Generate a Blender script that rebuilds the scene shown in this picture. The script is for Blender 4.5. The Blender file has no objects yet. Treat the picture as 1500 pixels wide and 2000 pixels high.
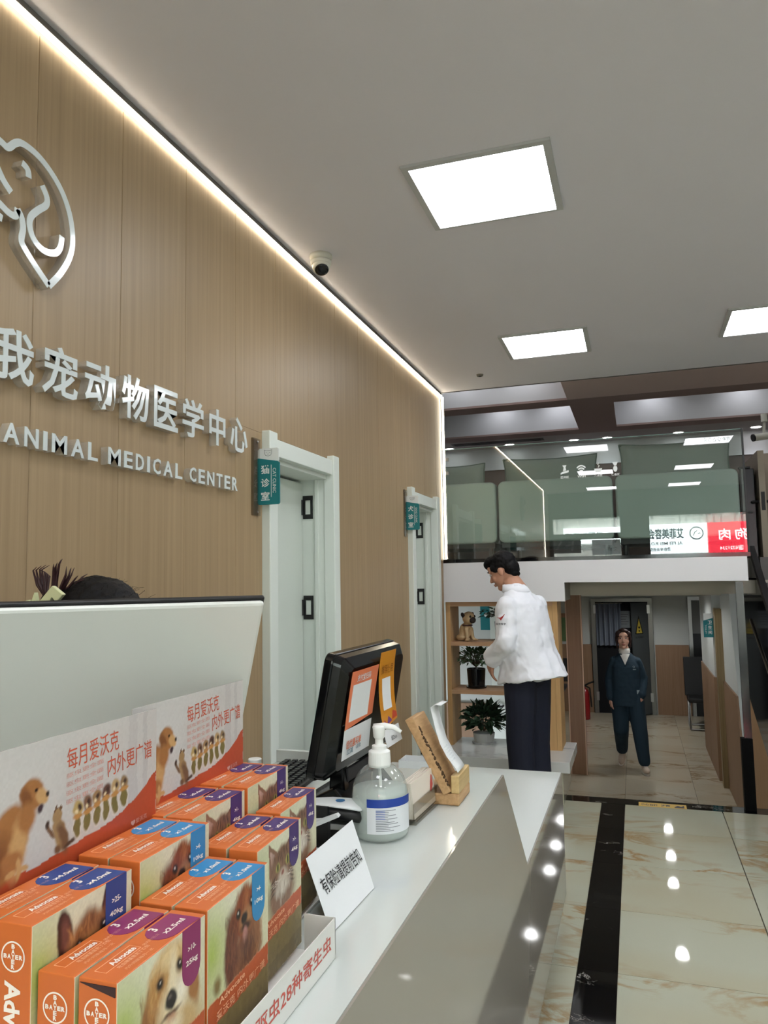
import bpy, bmesh, math, random
import numpy as np
from mathutils import Vector, Matrix, noise
random.seed(7)
S = bpy.context.scene
COL = S.collection
# ------------------------------------------------------------------ camera, sky, exposure
cam_d = bpy.data.cameras.new('camera'); cam = bpy.data.objects.new('camera', cam_d); COL.objects.link(cam)
cam_d.sensor_fit = 'VERTICAL'; cam_d.sensor_height = 24.0; cam_d.lens = 24.0 * 1469.5 / 2000.0
cam_d.clip_start = 0.02; cam_d.clip_end = 200
_r = Matrix(((0.949, -0.044, -0.313), (0.316, 0.080, 0.945), (-0.017, -0.996, 0.090)))
_x = Vector((0.9488, 0.3155, -0.0171)).normalized()
_d = Vector((-0.3130, 0.9455, 0.0896)).normalized()
_x = (_x - _x.dot(_d) * _d).normalized()
_u = _x.cross(_d)
cam.matrix_world = Matrix(((_x.x, _u.x, -_d.x, 0), (_x.y, _u.y, -_d.y, 0), (_x.z, _u.z, -_d.z, 1.58), (0, 0, 0, 1)))
S.camera = cam
S.view_settings.view_transform = 'Standard'; S.view_settings.look = 'None'
S.view_settings.exposure = 1.2; S.view_settings.gamma = 1.0; S.view_settings.use_curve_mapping = False
W = bpy.data.worlds.new('overcast_sky'); S.world = W; W.use_nodes = True
W.node_tree.nodes['Background'].inputs[0].default_value = (0.86, 0.93, 1.0, 1)
W.node_tree.nodes['Background'].inputs[1].default_value = 2.2
sun_d = bpy.data.lights.new('sun', 'SUN'); sun_d.energy = 10.0; sun_d.angle = math.radians(8); sun_d.color = (1.0, 0.96, 0.9)
sun = bpy.data.objects.new('sun', sun_d); COL.objects.link(sun); sun.rotation_euler = Vector((-0.25, 0.62, 0.74)).to_track_quat('Z', 'Y').to_euler()
PANEL_L, LED_L, SPOT_W, SIGN_L = 6.9, 9.0, 3.2, 6.5
try:
    S.cycles.use_denoising = True
    S.cycles.max_bounces = 10; S.cycles.transparent_max_bounces = 16
    S.cycles.sample_clamp_indirect = 6.0
    S.cycles.caustics_reflective = False; S.cycles.caustics_refractive = False
except Exception:
    pass

# ------------------------------------------------------------------ materials
def lin(c):
    if isinstance(c, str):
        c = [int(c[i:i + 2], 16) / 255 for i in (0, 2, 4)]
    return tuple(x / 12.92 if x <= 0.04045 else ((x + 0.055) / 1.055) ** 2.4 for x in c)
_M = {}
def mat(name, col='808080', rough=0.5, metal=0.0, spec=0.5, trans=0.0, ior=1.45, alpha=1.0, emit=0.0, coat=0.0, var=0.0, bump=0.0, bscale=60.0):
    if name in _M: return _M[name]
    m = bpy.data.materials.new(name); m.use_nodes = True; _M[name] = m
    nt = m.node_tree; b = nt.nodes['Principled BSDF']
    c = (*lin(col), 1)
    b.inputs['Base Color'].default_value = c
    b.inputs['Roughness'].default_value = rough; b.inputs['Metallic'].default_value = metal
    b.inputs['Specular IOR Level'].default_value = spec; b.inputs['IOR'].default_value = ior
    b.inputs['Transmission Weight'].default_value = trans; b.inputs['Alpha'].default_value = alpha
    b.inputs['Coat Weight'].default_value = coat; b.inputs['Coat Roughness'].default_value = 0.05
    if emit:
        b.inputs['Emission Color'].default_value = c; b.inputs['Emission Strength'].default_value = emit
    if var or bump:
        tc = nt.nodes.new('ShaderNodeTexCoord'); nz = nt.nodes.new('ShaderNodeTexNoise')
        nz.inputs['Scale'].default_value = bscale; nz.inputs['Detail'].default_value = 4
        nt.links.new(tc.outputs['Object'], nz.inputs['Vector'])
        if var:
            mx = nt.nodes.new('ShaderNodeMix'); mx.data_type = 'RGBA'; mx.blend_type = 'MULTIPLY'
            mx.inputs[0].default_value = 1.0; mx.inputs[6].default_value = c
            mr = nt.nodes.new('ShaderNodeMapRange'); mr.inputs[3].default_value = 1 - var; mr.inputs[4].default_value = 1 + var
            nt.links.new(nz.outputs[0], mr.inputs[0]); nt.links.new(mr.outputs[0], mx.inputs[7])
            nt.links.new(mx.outputs[2], b.inputs['Base Color'])
        if bump:
            bp = nt.nodes.new('ShaderNodeBump'); bp.inputs['Strength'].default_value = bump; bp.inputs['Distance'].default_value = 0.002
            nt.links.new(nz.outputs[0], bp.inputs['Height']); nt.links.new(bp.outputs[0], b.inputs['Normal'])
    return m
def streak_wood(name, c1, c2, sx, sy, sz, rough=0.45, coord='Object', spec=0.4):
    """veneer: noise stretched along one axis mixes two browns"""
    m = mat(name, c1, rough, spec=spec); nt = m.node_tree; b = nt.nodes['Principled BSDF']
    tc = nt.nodes.new('ShaderNodeTexCoord'); mp = nt.nodes.new('ShaderNodeMapping'); mp.inputs['Scale'].default_value = (sx, sy, sz)
    oi = nt.nodes.new('ShaderNodeObjectInfo'); ad = nt.nodes.new('ShaderNodeVectorMath')
    nt.links.new(tc.outputs[coord], ad.inputs[0]); nt.links.new(oi.outputs['Random'], ad.inputs[1])
    nt.links.new(ad.outputs[0], mp.inputs['Vector'])
    nz = nt.nodes.new('ShaderNodeTexNoise'); nz.inputs['Scale'].default_value = 1; nz.inputs['Detail'].default_value = 5; nz.inputs['Roughness'].default_value = 0.65
    nt.links.new(mp.outputs[0], nz.inputs['Vector'])
    cr = nt.nodes.new('ShaderNodeValToRGB'); cr.color_ramp.elements[0].position = 0.3; cr.color_ramp.elements[1].position = 0.72
    cr.color_ramp.elements[0].color = (*lin(c1), 1); cr.color_ramp.elements[1].color = (*lin(c2), 1)
    nt.links.new(nz.outputs[0], cr.inputs[0]); nt.links.new(cr.outputs[0], b.inputs['Base Color'])
    return m
def marble(name, base, vein, vein2, scale, lo, hi, rough=0.08, spec=0.5, seam=0.02):
    m = mat(name, base, rough, spec=spec); nt = m.node_tree; b = nt.nodes['Principled BSDF']
    tc = nt.nodes.new('ShaderNodeTexCoord'); oi = nt.nodes.new('ShaderNodeObjectInfo')
    mul = nt.nodes.new('ShaderNodeVectorMath'); mul.operation = 'SCALE'; mul.inputs['Scale'].default_value = 37.0
    nt.links.new(oi.outputs['Location'], mul.inputs[0])
    ad = nt.nodes.new('ShaderNodeVectorMath'); nt.links.new(tc.outputs['Object'], ad.inputs[0]); nt.links.new(mul.outputs[0], ad.inputs[1])
    mp = nt.nodes.new('ShaderNodeMapping'); mp.inputs['Rotation'].default_value = (0, 0, 0.5); mp.inputs['Scale'].default_value = (1, 2.2, 1)
    nt.links.new(ad.outputs[0], mp.inputs['Vector'])
    n1 = nt.nodes.new('ShaderNodeTexNoise'); n1.inputs['Scale'].default_value = scale; n1.inputs['Detail'].default_value = 7; n1.inputs['Roughness'].default_value = 0.6; n1.inputs['Distortion'].default_value = 1.1
    n2 = nt.nodes.new('ShaderNodeTexNoise'); n2.inputs['Scale'].default_value = scale * 0.55; n2.inputs['Detail'].default_value = 4
    nt.links.new(mp.outputs[0], n1.inputs['Vector']); nt.links.new(mp.outputs[0], n2.inputs['Vector'])
    s = nt.nodes.new('ShaderNodeMath'); s.operation = 'SUBTRACT'; s.inputs[1].default_value = 0.5; nt.links.new(n1.outputs[0], s.inputs[0])
    a = nt.nodes.new('ShaderNodeMath'); a.operation = 'ABSOLUTE'; nt.links.new(s.outputs[0], a.inputs[0])
    cr = nt.nodes.new('ShaderNodeValToRGB'); e = cr.color_ramp.elements
    e[0].position = 0.0; e[0].color = (*lin(vein), 1); e[1].position = seam * 3.0; e[1].color = (*lin(base), 1)
    nt.links.new(a.outputs[0], cr.inputs[0])
    mr = nt.nodes.new('ShaderNodeMapRange'); mr.inputs[1].default_value = lo; mr.inputs[2].default_value = hi; nt.links.new(n2.outputs[0], mr.inputs[0])
    mx = nt.nodes.new('ShaderNodeMix'); mx.data_type = 'RGBA'; nt.links.new(mr.outputs[0], mx.inputs[0])
    mx.inputs[6].default_value = (*lin(base), 1); nt.links.new(cr.outputs[0], mx.inputs[7])
    n3 = nt.nodes.new('ShaderNodeTexNoise'); n3.inputs['Scale'].default_value = scale * 0.4; nt.links.new(mp.outputs[0], n3.inputs['Vector'])
    m3 = nt.nodes.new('ShaderNodeMapRange'); m3.inputs[1].default_value = 0.45; m3.inputs[2].default_value = 0.75; m3.inputs[4].default_value = 0.6; nt.links.new(n3.outputs[0], m3.inputs[0])
    mx2 = nt.nodes.new('ShaderNodeMix'); mx2.data_type = 'RGBA'; nt.links.new(m3.outputs[0], mx2.inputs[0]); nt.links.new(mx.outputs[2], mx2.inputs[6]); mx2.inputs[7].default_value = (*lin(vein2), 1)
    nt.links.new(mx2.outputs[2], b.inputs['Base Color'])
    return m
def pane_mat(name, tint, refl, rough=0.0, haze=0.0):
    """sheet glass: see-through tint plus mirror-like coating"""
    m = bpy.data.materials.new(name); m.use_nodes = True; nt = m.node_tree; nt.nodes.clear(); _M[name] = m
    o = nt.nodes.new('ShaderNodeOutputMaterial'); t = nt.nodes.new('ShaderNodeBsdfTransparent'); g = nt.nodes.new('ShaderNodeBsdfGlossy')
    t.inputs[0].default_value = (*lin(tint), 1); g.inputs['Roughness'].default_value = rough
    fr = nt.nodes.new('ShaderNodeFresnel'); fr.inputs[0].default_value = 1.5
    ad = nt.nodes.new('ShaderNodeMath'); ad.inputs[1].default_value = refl; ad.use_clamp = True; nt.links.new(fr.outputs[0], ad.inputs[0])
    ge = nt.nodes.new('ShaderNodeNewGeometry'); iv = nt.nodes.new('ShaderNodeMath'); iv.operation = 'SUBTRACT'; iv.inputs[0].default_value = 1.0; nt.links.new(ge.outputs['Backfacing'], iv.inputs[1])
    ml = nt.nodes.new('ShaderNodeMath'); ml.operation = 'MULTIPLY'; nt.links.new(ad.outputs[0], ml.inputs[0]); nt.links.new(iv.outputs[0], ml.inputs[1])
    mx = nt.nodes.new('ShaderNodeMixShader'); nt.links.new(ml.outputs[0], mx.inputs[0]); nt.links.new(t.outputs[0], mx.inputs[1]); nt.links.new(g.outputs[0], mx.inputs[2])
    if haze:
        df = nt.nodes.new('ShaderNodeBsdfDiffuse'); df.inputs[0].default_value = (*lin('e8eceb'), 1); mh = nt.nodes.new('ShaderNodeMixShader'); mh.inputs[0].default_value = haze
        nt.links.new(t.outputs[0], mh.inputs[1]); nt.links.new(df.outputs[0], mh.inputs[2]); nt.links.new(mh.outputs[0], mx.inputs[1])
    nt.links.new(mx.outputs[0], o.inputs[0])
    return m
def paper_mat(name, col, tr=0.6):
    """thin sheet that lets daylight through"""
    m = bpy.data.materials.new(name); m.use_nodes = True; nt = m.node_tree; nt.nodes.clear(); _M[name] = m
    o = nt.nodes.new('ShaderNodeOutputMaterial'); d = nt.nodes.new('ShaderNodeBsdfDiffuse'); t = nt.nodes.new('ShaderNodeBsdfTranslucent'); mx = nt.nodes.new('ShaderNodeMixShader'); mx.inputs[0].default_value = tr
    for q in (d, t): q.inputs[0].default_value = (*lin(col), 1)
    nt.links.new(d.outputs[0], mx.inputs[1]); nt.links.new(t.outputs[0], mx.inputs[2]); nt.links.new(mx.outputs[0], o.inputs[0]); return m
def print_mat():
    m = mat('printed_card', 'ffffff', 0.42); nt = m.node_tree; a = nt.nodes.new('ShaderNodeAttribute'); a.attribute_name = 'Col'
    nt.links.new(a.outputs['Color'], nt.nodes['Principled BSDF'].inputs['Base Color']); return m

# ------------------------------------------------------------------ mesh building
class MB:
    def __init__(s): s.v = []; s.f = []
    def add(s, vs, fs):
        n = len(s.v); s.v += [tuple(p) for p in vs]; s.f += [tuple(i + n for i in f) for f in fs]; return s
    def box(s, x0, x1, y0, y1, z0, z1):
        return s.add([(x, y, z) for x in (x0, x1) for y in (y0, y1) for z in (z0, z1)],
                     [(0, 1, 3, 2), (4, 6, 7, 5), (0, 4, 5, 1), (2, 3, 7, 6), (0, 2, 6, 4), (1, 5, 7, 3)])
    def prism(s, pts, ax, a, b):
        k = {'x': lambda p, t: (t, p[0], p[1]), 'y': lambda p, t: (p[0], t, p[1]), 'z': lambda p, t: (p[0], p[1], t)}[ax]
        n = len(pts)
        return s.add([k(p, a) for p in pts] + [k(p, b) for p in pts],
                     [tuple(range(n)), tuple(range(2 * n - 1, n - 1, -1))] + [(i, (i + 1) % n, n + (i + 1) % n, n + i) for i in range(n)])
    def loft(s, rings, cap=True, closed=True):
        n = len(rings[0]); vs = [p for r in rings for p in r]; fs = []
        for k in range(len(rings) - 1):
            for i in range(n if closed else n - 1):
                j = (i + 1) % n; fs.append((k * n + i, k * n + j, (k + 1) * n + j, (k + 1) * n + i))
        if cap: fs += [tuple(range(n)), tuple(range(len(vs) - 1, len(vs) - n - 1, -1))]
        return s.add(vs, fs)
    def lathe(s, prof, cx=0, cy=0, n=24, cz=0):
        return s.loft([[(cx + max(r, 1e-5) * math.cos(2 * math.pi * i / n), cy + max(r, 1e-5) * math.sin(2 * math.pi * i / n), cz + z) for i in range(n)] for r, z in prof])
    def tube(s, path, r, n=8):
        path = [Vector(p) for p in path]; rr = r if isinstance(r, (list, tuple)) else [r] * len(path)
        rings = []; ref = None
        for i, p in enumerate(path):
            d = (path[min(i + 1, len(path) - 1)] - path[max(i - 1, 0)]).normalized()
            if ref is None: ref = d.orthogonal().normalized()
            ref = (ref - ref.dot(d) * d).normalized(); q = d.cross(ref)
            rings.append([tuple(p + rr[i] * (math.cos(2 * math.pi * k / n) * ref + math.sin(2 * math.pi * k / n) * q)) for k in range(n)])
        return s.loft(rings)
    def ell(s, c, r, n=14, m=9, rot=None):
        R = rot or Matrix.Identity(3); rings = []
        for k in range(m + 1):
            t = -math.pi / 2 + math.pi * k / m; cr = max(math.cos(t), 1e-3)
            rings.append([tuple(Vector(c) + R @ Vector((r[0] * cr * math.cos(2 * math.pi * i / n), r[1] * cr * math.sin(2 * math.pi * i / n), r[2] * math.sin(t)))) for i in range(n)])
        return s.loft(rings)
    def cap(s, p, q, r1, r2, n=12):
        p, q = Vector(p), Vector(q); d = q - p; L = d.length; d.normalize(); path = []; rr = []
        for k in range(5):
            a = math.pi / 2 * k / 4; path.append(p - d * r1 * math.cos(a)); rr.append(max(r1 * math.sin(a), 1e-4))
        for k in range(5):
            a = math.pi / 2 * k / 4; path.append(q + d * r2 * math.sin(a)); rr.append(max(r2 * math.cos(a), 1e-4))
        return s.tube(path, rr, n)
    def quad(s, a, b, c, d): return s.add([a, b, c, d], [(0, 1, 2, 3)])
    def strip(s, path, w, ax=(1, 0, 0), th=0.0):
        """ribbon along path, width along ax"""
        ax = Vector(ax).normalized()
        return s.loft([[tuple(Vector(p) - ax * w / 2), tuple(Vector(p) + ax * w / 2)] for p in path], cap=False, closed=False)
    def xf(s, M):
        s.v = [tuple(M @ Vector(p)) for p in s.v]; return s
    def mesh(s, name, smooth=False):
        me = bpy.data.meshes.new(name); me.from_pydata(s.v, [], s.f)
        bm = bmesh.new(); bm.from_mesh(me); bmesh.ops.recalc_face_normals(bm, faces=bm.faces); bm.to_mesh(me); bm.free()
        if smooth:
            for p in me.polygons: p.use_smooth = True
        me.update(); return me
    def build(s, name, m, parent=None, smooth=False, bevel=0.0, seg=2, solid=0.0, kind=None, loc=None, subsurf=0):
        me = s.mesh(name, smooth); me.materials.append(m)
        return put(name, me, parent, bevel, seg, solid, kind, loc, subsurf, smooth)
def put(name, me, parent=None, bevel=0.0, seg=2, solid=0.0, kind=None, loc=None, subsurf=0, smooth=False):
    o = bpy.data.objects.new(name, me); COL.objects.link(o)
    if parent is not None: o.parent = parent
    if loc is not None: o.location = loc
    if solid:
        md = o.modifiers.new('solid', 'SOLIDIFY'); md.thickness = solid; md.offset = 0
    if bevel:
        md = o.modifiers.new('bevel', 'BEVEL'); md.width = bevel; md.segments = seg; md.limit_method = 'ANGLE'; md.angle_limit = math.radians(50)
        if smooth is False:
            for p in me.polygons: p.use_smooth = False
    if subsurf:
        md = o.modifiers.new('sub', 'SUBSURF'); md.levels = subsurf; md.render_levels = subsurf
    if kind: o['kind'] = kind
    return o
def tag(o, label, cat, group=None):
    o['label'] = label; o['category'] = cat
    if group: o['group'] = group
    return o
def thing(name, label, cat, loc=(0, 0, 0), rz=0.0, group=None):
    o = bpy.data.objects.new(name, None); COL.objects.link(o); o.empty_display_size = 0.05
    o.location = loc; o.rotation_euler = (0, 0, rz); return tag(o, label, cat, group)
def struct(o): o['kind'] = 'structure'; return o
def sempty(name):
    o = bpy.data.objects.new(name, None); COL.objects.link(o); o['kind'] = 'structure'; return o
def bx(x0, x1, y0, y1, z0, z1): return MB().box(x0, x1, y0, y1, z0, z1)
def copy_tree(o, parent=None):
    c = o.copy(); COL.objects.link(c); c.parent = parent
    for ch in [k for k in o.children]: copy_tree(ch, c)
    return c
# writing: glyph outlines as thin solid meshes
_T = {}
def glyphs(s, bold=0.0, depth=0.0, res=2, spacing=1.0):
    key = (s, bold, depth, res, spacing)
    if key in _T: return _T[key]
    c = bpy.data.curves.new('writing', 'FONT'); c.body = s; c.resolution_u = res; c.offset = bold; c.extrude = depth; c.space_character = spacing
    o = bpy.data.objects.new('writing', c); COL.objects.link(o)
    dg = bpy.context.evaluated_depsgraph_get(); dg.update()
    me = bpy.data.meshes.new_from_object(o.evaluated_get(dg))
    n = len(me.vertices); co = np.empty(n * 3, 'f'); me.vertices.foreach_get('co', co); co = co.reshape(-1, 3)
    fs = [tuple(p.vertices) for p in me.polygons]
    bpy.data.objects.remove(o); bpy.data.curves.remove(c); bpy.data.meshes.remove(me)
    lo, hi = co.min(0), co.max(0)
    _T[key] = (co - np.array([(lo[0] + hi[0]) / 2, (lo[1] + hi[1]) / 2, 0]), fs, hi - lo)
    return _T[key]
def write(s, m, parent, o, u, v, h=None, w=None, name='lettering', bold=0.0, depth=0.0, fit=False, spacing=1.0, res=2):
    """text centred on o, x along u, y along v; h = height and/or w = width of the ink"""
    co, fs, d = glyphs(s, bold, depth, res, spacing)
    sx = w / d[0] if w else None; sy = h / d[1] if h else None
    if sx is None: sx = sy
    if sy is None: sy = sx
    u, v, o = Vector(u).normalized(), Vector(v).normalized(), Vector(o); n = u.cross(v)
    vs = [tuple(o + u * (float(p[0]) * sx) + v * (float(p[1]) * sy) + n * float(p[2])) for p in co]
    me = bpy.data.meshes.new(name); me.from_pydata(vs, [], fs); me.materials.append(m)
    return put(name, me, parent)
# prints: small pictures painted as colours on a grid
class Pic:
    def __init__(s, w, h, bg):
        s.w, s.h = w, h; s.a = np.tile(np.array(lin(bg)), (h, w, 1)); y, x = np.mgrid[0:h, 0:w]; s.x = (x + 0.5) / w; s.y = 1 - (y + 0.5) / h; s.asp = h / w; s.warp(0.006)
    def warp(s, k):
        r = np.random.RandomState(11); X, Y = s.x.copy(), s.y.copy()
        for f in (9, 17, 31, 53):
            p = r.rand(4) * 6.28; s.x = s.x + k * 9 / f * np.sin(X * f * 2.1 + Y * f * 1.3 + p[0]) * np.cos(Y * f * 2.7 + p[1]); s.y = s.y + k * 9 / f * np.sin(Y * f * 2.3 - X * f * 1.1 + p[2]) * np.cos(X * f * 2.9 + p[3])
    def mixm(s, m, c):
        m = np.clip(m, 0, 1)[..., None]; s.a = s.a * (1 - m) + np.array(lin(c)) * m
    def ell(s, cx, cy, rx, ry, c, ang=0.0, soft=0.15, k=1.0):
        dx, dy = s.x - cx, (s.y - cy) * s.asp; ca, sa = math.cos(ang), math.sin(ang)
        d = np.sqrt(((dx * ca + dy * sa) / rx) ** 2 + ((-dx * sa + dy * ca) / (ry * s.asp)) ** 2)
        s.mixm((1 + soft - d) / (2 * soft + 1e-6) * k, c)
    def poly(s, pts, c, k=1.0):
        ins = np.zeros(s.x.shape, bool); n = len(pts)
        for i in range(n):
            (x0, y0), (x1, y1) = pts[i], pts[(i + 1) % n]
            cond = (y0 > s.y) != (y1 > s.y)
            with np.errstate(divide='ignore', invalid='ignore'):
                xi = (x1 - x0) * (s.y - y0) / (y1 - y0 + 1e-12) + x0
            ins ^= cond & (s.x < xi)
        s.mixm(ins * k, c)
    def speck(s, amt, seed=1, streak=(1, 1)):
        r = np.random.RandomState(seed); h2, w2 = max(2, s.h // streak[1]), max(2, s.w // streak[0])
        n = r.rand(h2 + 1, w2 + 1); n = np.repeat(np.repeat(n, streak[1], 0), streak[0], 1)[:s.h, :s.w]
        n = np.pad(n, ((0, s.h - n.shape[0]), (0, s.w - n.shape[1])), mode='edge') if n.shape != (s.h, s.w) else n
        s.a = s.a * (1 + amt * (n[..., None] - 0.5) * 2)
    def mesh(s, name, o, u, v, du, dv):
        """grid spanning du along u and dv along v from lower-left corner o"""
        o, u, v = np.array(o, float), np.array(u, float), np.array(v, float)
        H, Wd = s.h, s.w
        gx, gy = np.meshgrid(np.linspace(0, du, Wd), np.linspace(dv, 0, H))
        co = o + gx[..., None] * u + gy[..., None] * v
        idx = np.arange(H * Wd).reshape(H, Wd)
        q = np.stack([idx[1:, :-1], idx[1:, 1:], idx[:-1, 1:], idx[:-1, :-1]], -1).reshape(-1, 4)
        me = bpy.data.meshes.new(name); me.from_pydata(co.reshape(-1, 3).tolist(), [], q.tolist())
        at = me.color_attributes.new('Col', 'FLOAT_COLOR', 'POINT')
        at.data.foreach_set('color', np.concatenate([np.clip(s.a, 0, 1).reshape(-1, 3), np.ones((H * Wd, 1))], 1).astype('f').ravel())
        me.materials.append(M_PRINT); return me
M_PRINT = print_mat()
def remesh(mb, name, voxel, m, parent=None, smooth=3, wrinkle=None, kind=None):
    """fuse overlapping closed volumes into one continuous skin"""
    me = mb.mesh('tmp'); o = bpy.data.objects.new('tmp', me); COL.objects.link(o)
    md = o.modifiers.new('r', 'REMESH'); md.mode = 'VOXEL'; md.voxel_size = voxel
    if smooth:
        sm = o.modifiers.new('s', 'SMOOTH'); sm.iterations = smooth; sm.factor = 0.5
    dg = bpy.context.evaluated_depsgraph_get(); dg.update()
    out = bpy.data.meshes.new_from_object(o.evaluated_get(dg)); bpy.data.objects.remove(o); bpy.data.meshes.remove(me)
    out.name = name
    if wrinkle:
        nrm = [v.normal.copy() for v in out.vertices]
        for v, nn in zip(out.vertices, nrm): v.co += nn * wrinkle(v.co)
    for p in out.polygons: p.use_smooth = True
    out.materials.clear(); out.materials.append(m)
    return put(name, out, parent, kind=kind)
# ------------------------------------------------------------------ palette
WOODP = streak_wood('oak_veneer_panel', '927b5d', 'a58d6c', 70, 70, 0.9, 0.42)
WOODT = streak_wood('tan_laminate', 'a5815c', 'b8936b', 50, 50, 1.4, 0.45)
WOODB = streak_wood('brown_laminate', '86694f', '957860', 50, 50, 1.2, 0.5)
WALLW = mat('white_wall_paint', 'd4d6d2', 0.6)
CEILM = mat('ceiling_paint', 'dedbe2', 0.8)
WHITE = mat('white_lacquer', 'dadfd8', 0.35)
DOORW = mat('door_white', 'd5dbd4', 0.4)
FASCIA = mat('fascia_white', 'd3d3d5', 0.5)
BLACKG = mat('black_gloss', '0b0b0c', 0.08)
BLACKM = mat('black_matt', '141415', 0.5)
DARKG = mat('dark_grey', '2c2c2e', 0.45)
STEEL = mat('brushed_steel', '9c9a96', 0.3, metal=1.0)
ALU = mat('grey_aluminium', 'b9baba', 0.5)
CREAM = marble('cream_marble', 'b7b9a7', 'a18257', 'ae9f7d', 1.5, 0.47, 0.62, 0.035, 0.5)
CREAML = marble('grey_cream_marble', 'b9b09c', '8f785a', 'a89a80', 1.6, 0.5, 0.62, 0.06, 0.5)
NERO = marble('black_marble', '0a0a0c', 'd8d4cc', '101013', 6.0, 0.57, 0.66, 0.05, 0.5, seam=0.0035)
BEAM = mat('mauve_brown_paint', '957f7b', 0.7)
TEAL = mat('teal_print', '17747a', 0.4)
SIGNW = mat('sign_white', 'dde2e2', 0.2, coat=0.4)
ACRYL = pane_mat('clear_acrylic', 'e6e4e0', 0.05, 0.05)
GROUT = mat('grout', '5f584a', 0.9)
XW = -1.424; ZC = 3.058; YE = 5.755; ZL = -0.70; ZM = 1.70; YG = 5.80

# ------------------------------------------------------------------ floor: slab, cream tiles, black stripe, step edge
floor = struct(bx(-1.6, 3.2, -2.0, 5.62, -0.08, -0.012).build('floor', GROUT))
xs = [(-1.50, -0.902), (-0.90, -0.2925), (-0.1375, 0.481), (0.483, 1.101), (1.103, 1.72), (1.722, 2.34), (2.342, 2.96)]
ys = [5.618 - 0.6 * 0 - 0.0] + [5.08 - 0.601 * k for k in range(12)]
tile_me = {}
def tile(parent, m, x0, x1, y0, y1, z, name='tile', g=0.0019):
    key = (round(x1 - x0, 3), round(y1 - y0, 3), m.name)
    if key not in tile_me:
        a, b = (x1 - x0) / 2 - g, (y1 - y0) / 2 - g
        me = MB().box(-a, a, -b, b, -0.012, 0).mesh('tile'); me.materials.append(m); tile_me[key] = me
    return put(name, tile_me[key], parent, loc=((x0 + x1) / 2, (y0 + y1) / 2, z))
for k in range(len(ys) - 1):
    for a, b in xs: tile(floor, CREAM, a, b, ys[k + 1], ys[k], 0.0)
    tile(floor, NERO, -0.2925, -0.1375, ys[k + 1], ys[k], 0.0, 'stripe_tile', 0.0006)
x = -1.5
for w in (0.9, 0.9, 0.9, 0.9, 0.9):
    tile(floor, NERO, x, x + w, 5.62, 5.757, 0.0, 'edge_tile', 0.0004); x += w
struct(bx(-1.6, 3.2, 5.62, 5.756, -0.16, -0.012).build('trim_1', BLACKM))
for k in range(3):   # steps down to the rear level
    st = struct(bx(-0.5, 0.9, 5.756 + 0.27 * k, 5.756 + 0.27 * (k + 1), ZL - 0.02, -0.175 * (k + 1)).build('floor_step', NERO))
floor_low = struct(bx(-3.0, 3.0, 5.756, 13.6, ZL - 0.1, ZL - 0.012).build('floor_lower', GROUT))
for i in range(8):
    for j in range(12): tile(floor_low, CREAML, -3.0 + 0.7 * i, -3.0 + 0.7 * (i + 1), 5.9 + 0.64 * j, 5.9 + 0.64 * (j + 1), ZL)

# ------------------------------------------------------------------ left wall: veneer panels around two doors
DOORS = [(2.73, 3.49), (4.80, 5.545)]; ZD = 2.185
wl = MB()
ycut = [-2.0] + [q for d in DOORS for q in (d[0] + 0.04, d[1] - 0.04)] + [YE]
for k in range(0, 6, 2): wl.box(XW - 0.2, XW - 0.012, ycut[k], ycut[k + 1], 0, ZD - 0.04)
wl.box(XW - 0.2, XW - 0.012, -2.0, YE, ZD - 0.04, ZC)
wall_left = struct(wl.build('wall_left', mat('joint_brown', '8a7357', 0.8)))
def panel(a, b, z0, z1):
    if b - a < 0.012: return
    bx(XW - 0.012, XW, a + 0.0007, b - 0.0007, z0, z1).build('panel', WOODP, wall_left, bevel=0.0012, seg=1)
js = [-2.0] + [1.488 + 0.342 * k for k in range(-10, 13)] + [YE - 0.001]
js = sorted(set(round(q, 4) for q in js if q >= -2.0))
for a, b in zip(js[:-1], js[1:]):
    cov = [d for d in DOORS if d[0] < b and d[1] > a]
    if not cov: panel(a, b, 0, ZC - 0.035); continue
    panel(a, b, ZD, ZC - 0.035); d = cov[0]
    panel(a, max(a, d[0]), 0, ZD); panel(min(b, d[1]), b, 0, ZD)
def hinge(y, z, x, parent, s=1.0):
    m = MB(); h = 0.058 * s
    m.box(x - 0.026, x - 0.014, y - 0.004, y, z - h, z + h); m.box(x + 0.014, x + 0.026, y - 0.004, y, z - h, z + h)
    m.box(x - 0.014, x + 0.014, y - 0.004, y, z + h * 0.6, z + h); m.box(x - 0.014, x + 0.014, y - 0.004, y, z - h, z - h * 0.6)
    m.tube([(x - 0.030, y - 0.007, z - h * 0.66), (x - 0.030, y - 0.007, z + h * 0.66)], 0.008)
    m.build('hinge', BLACKM, parent)
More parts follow.
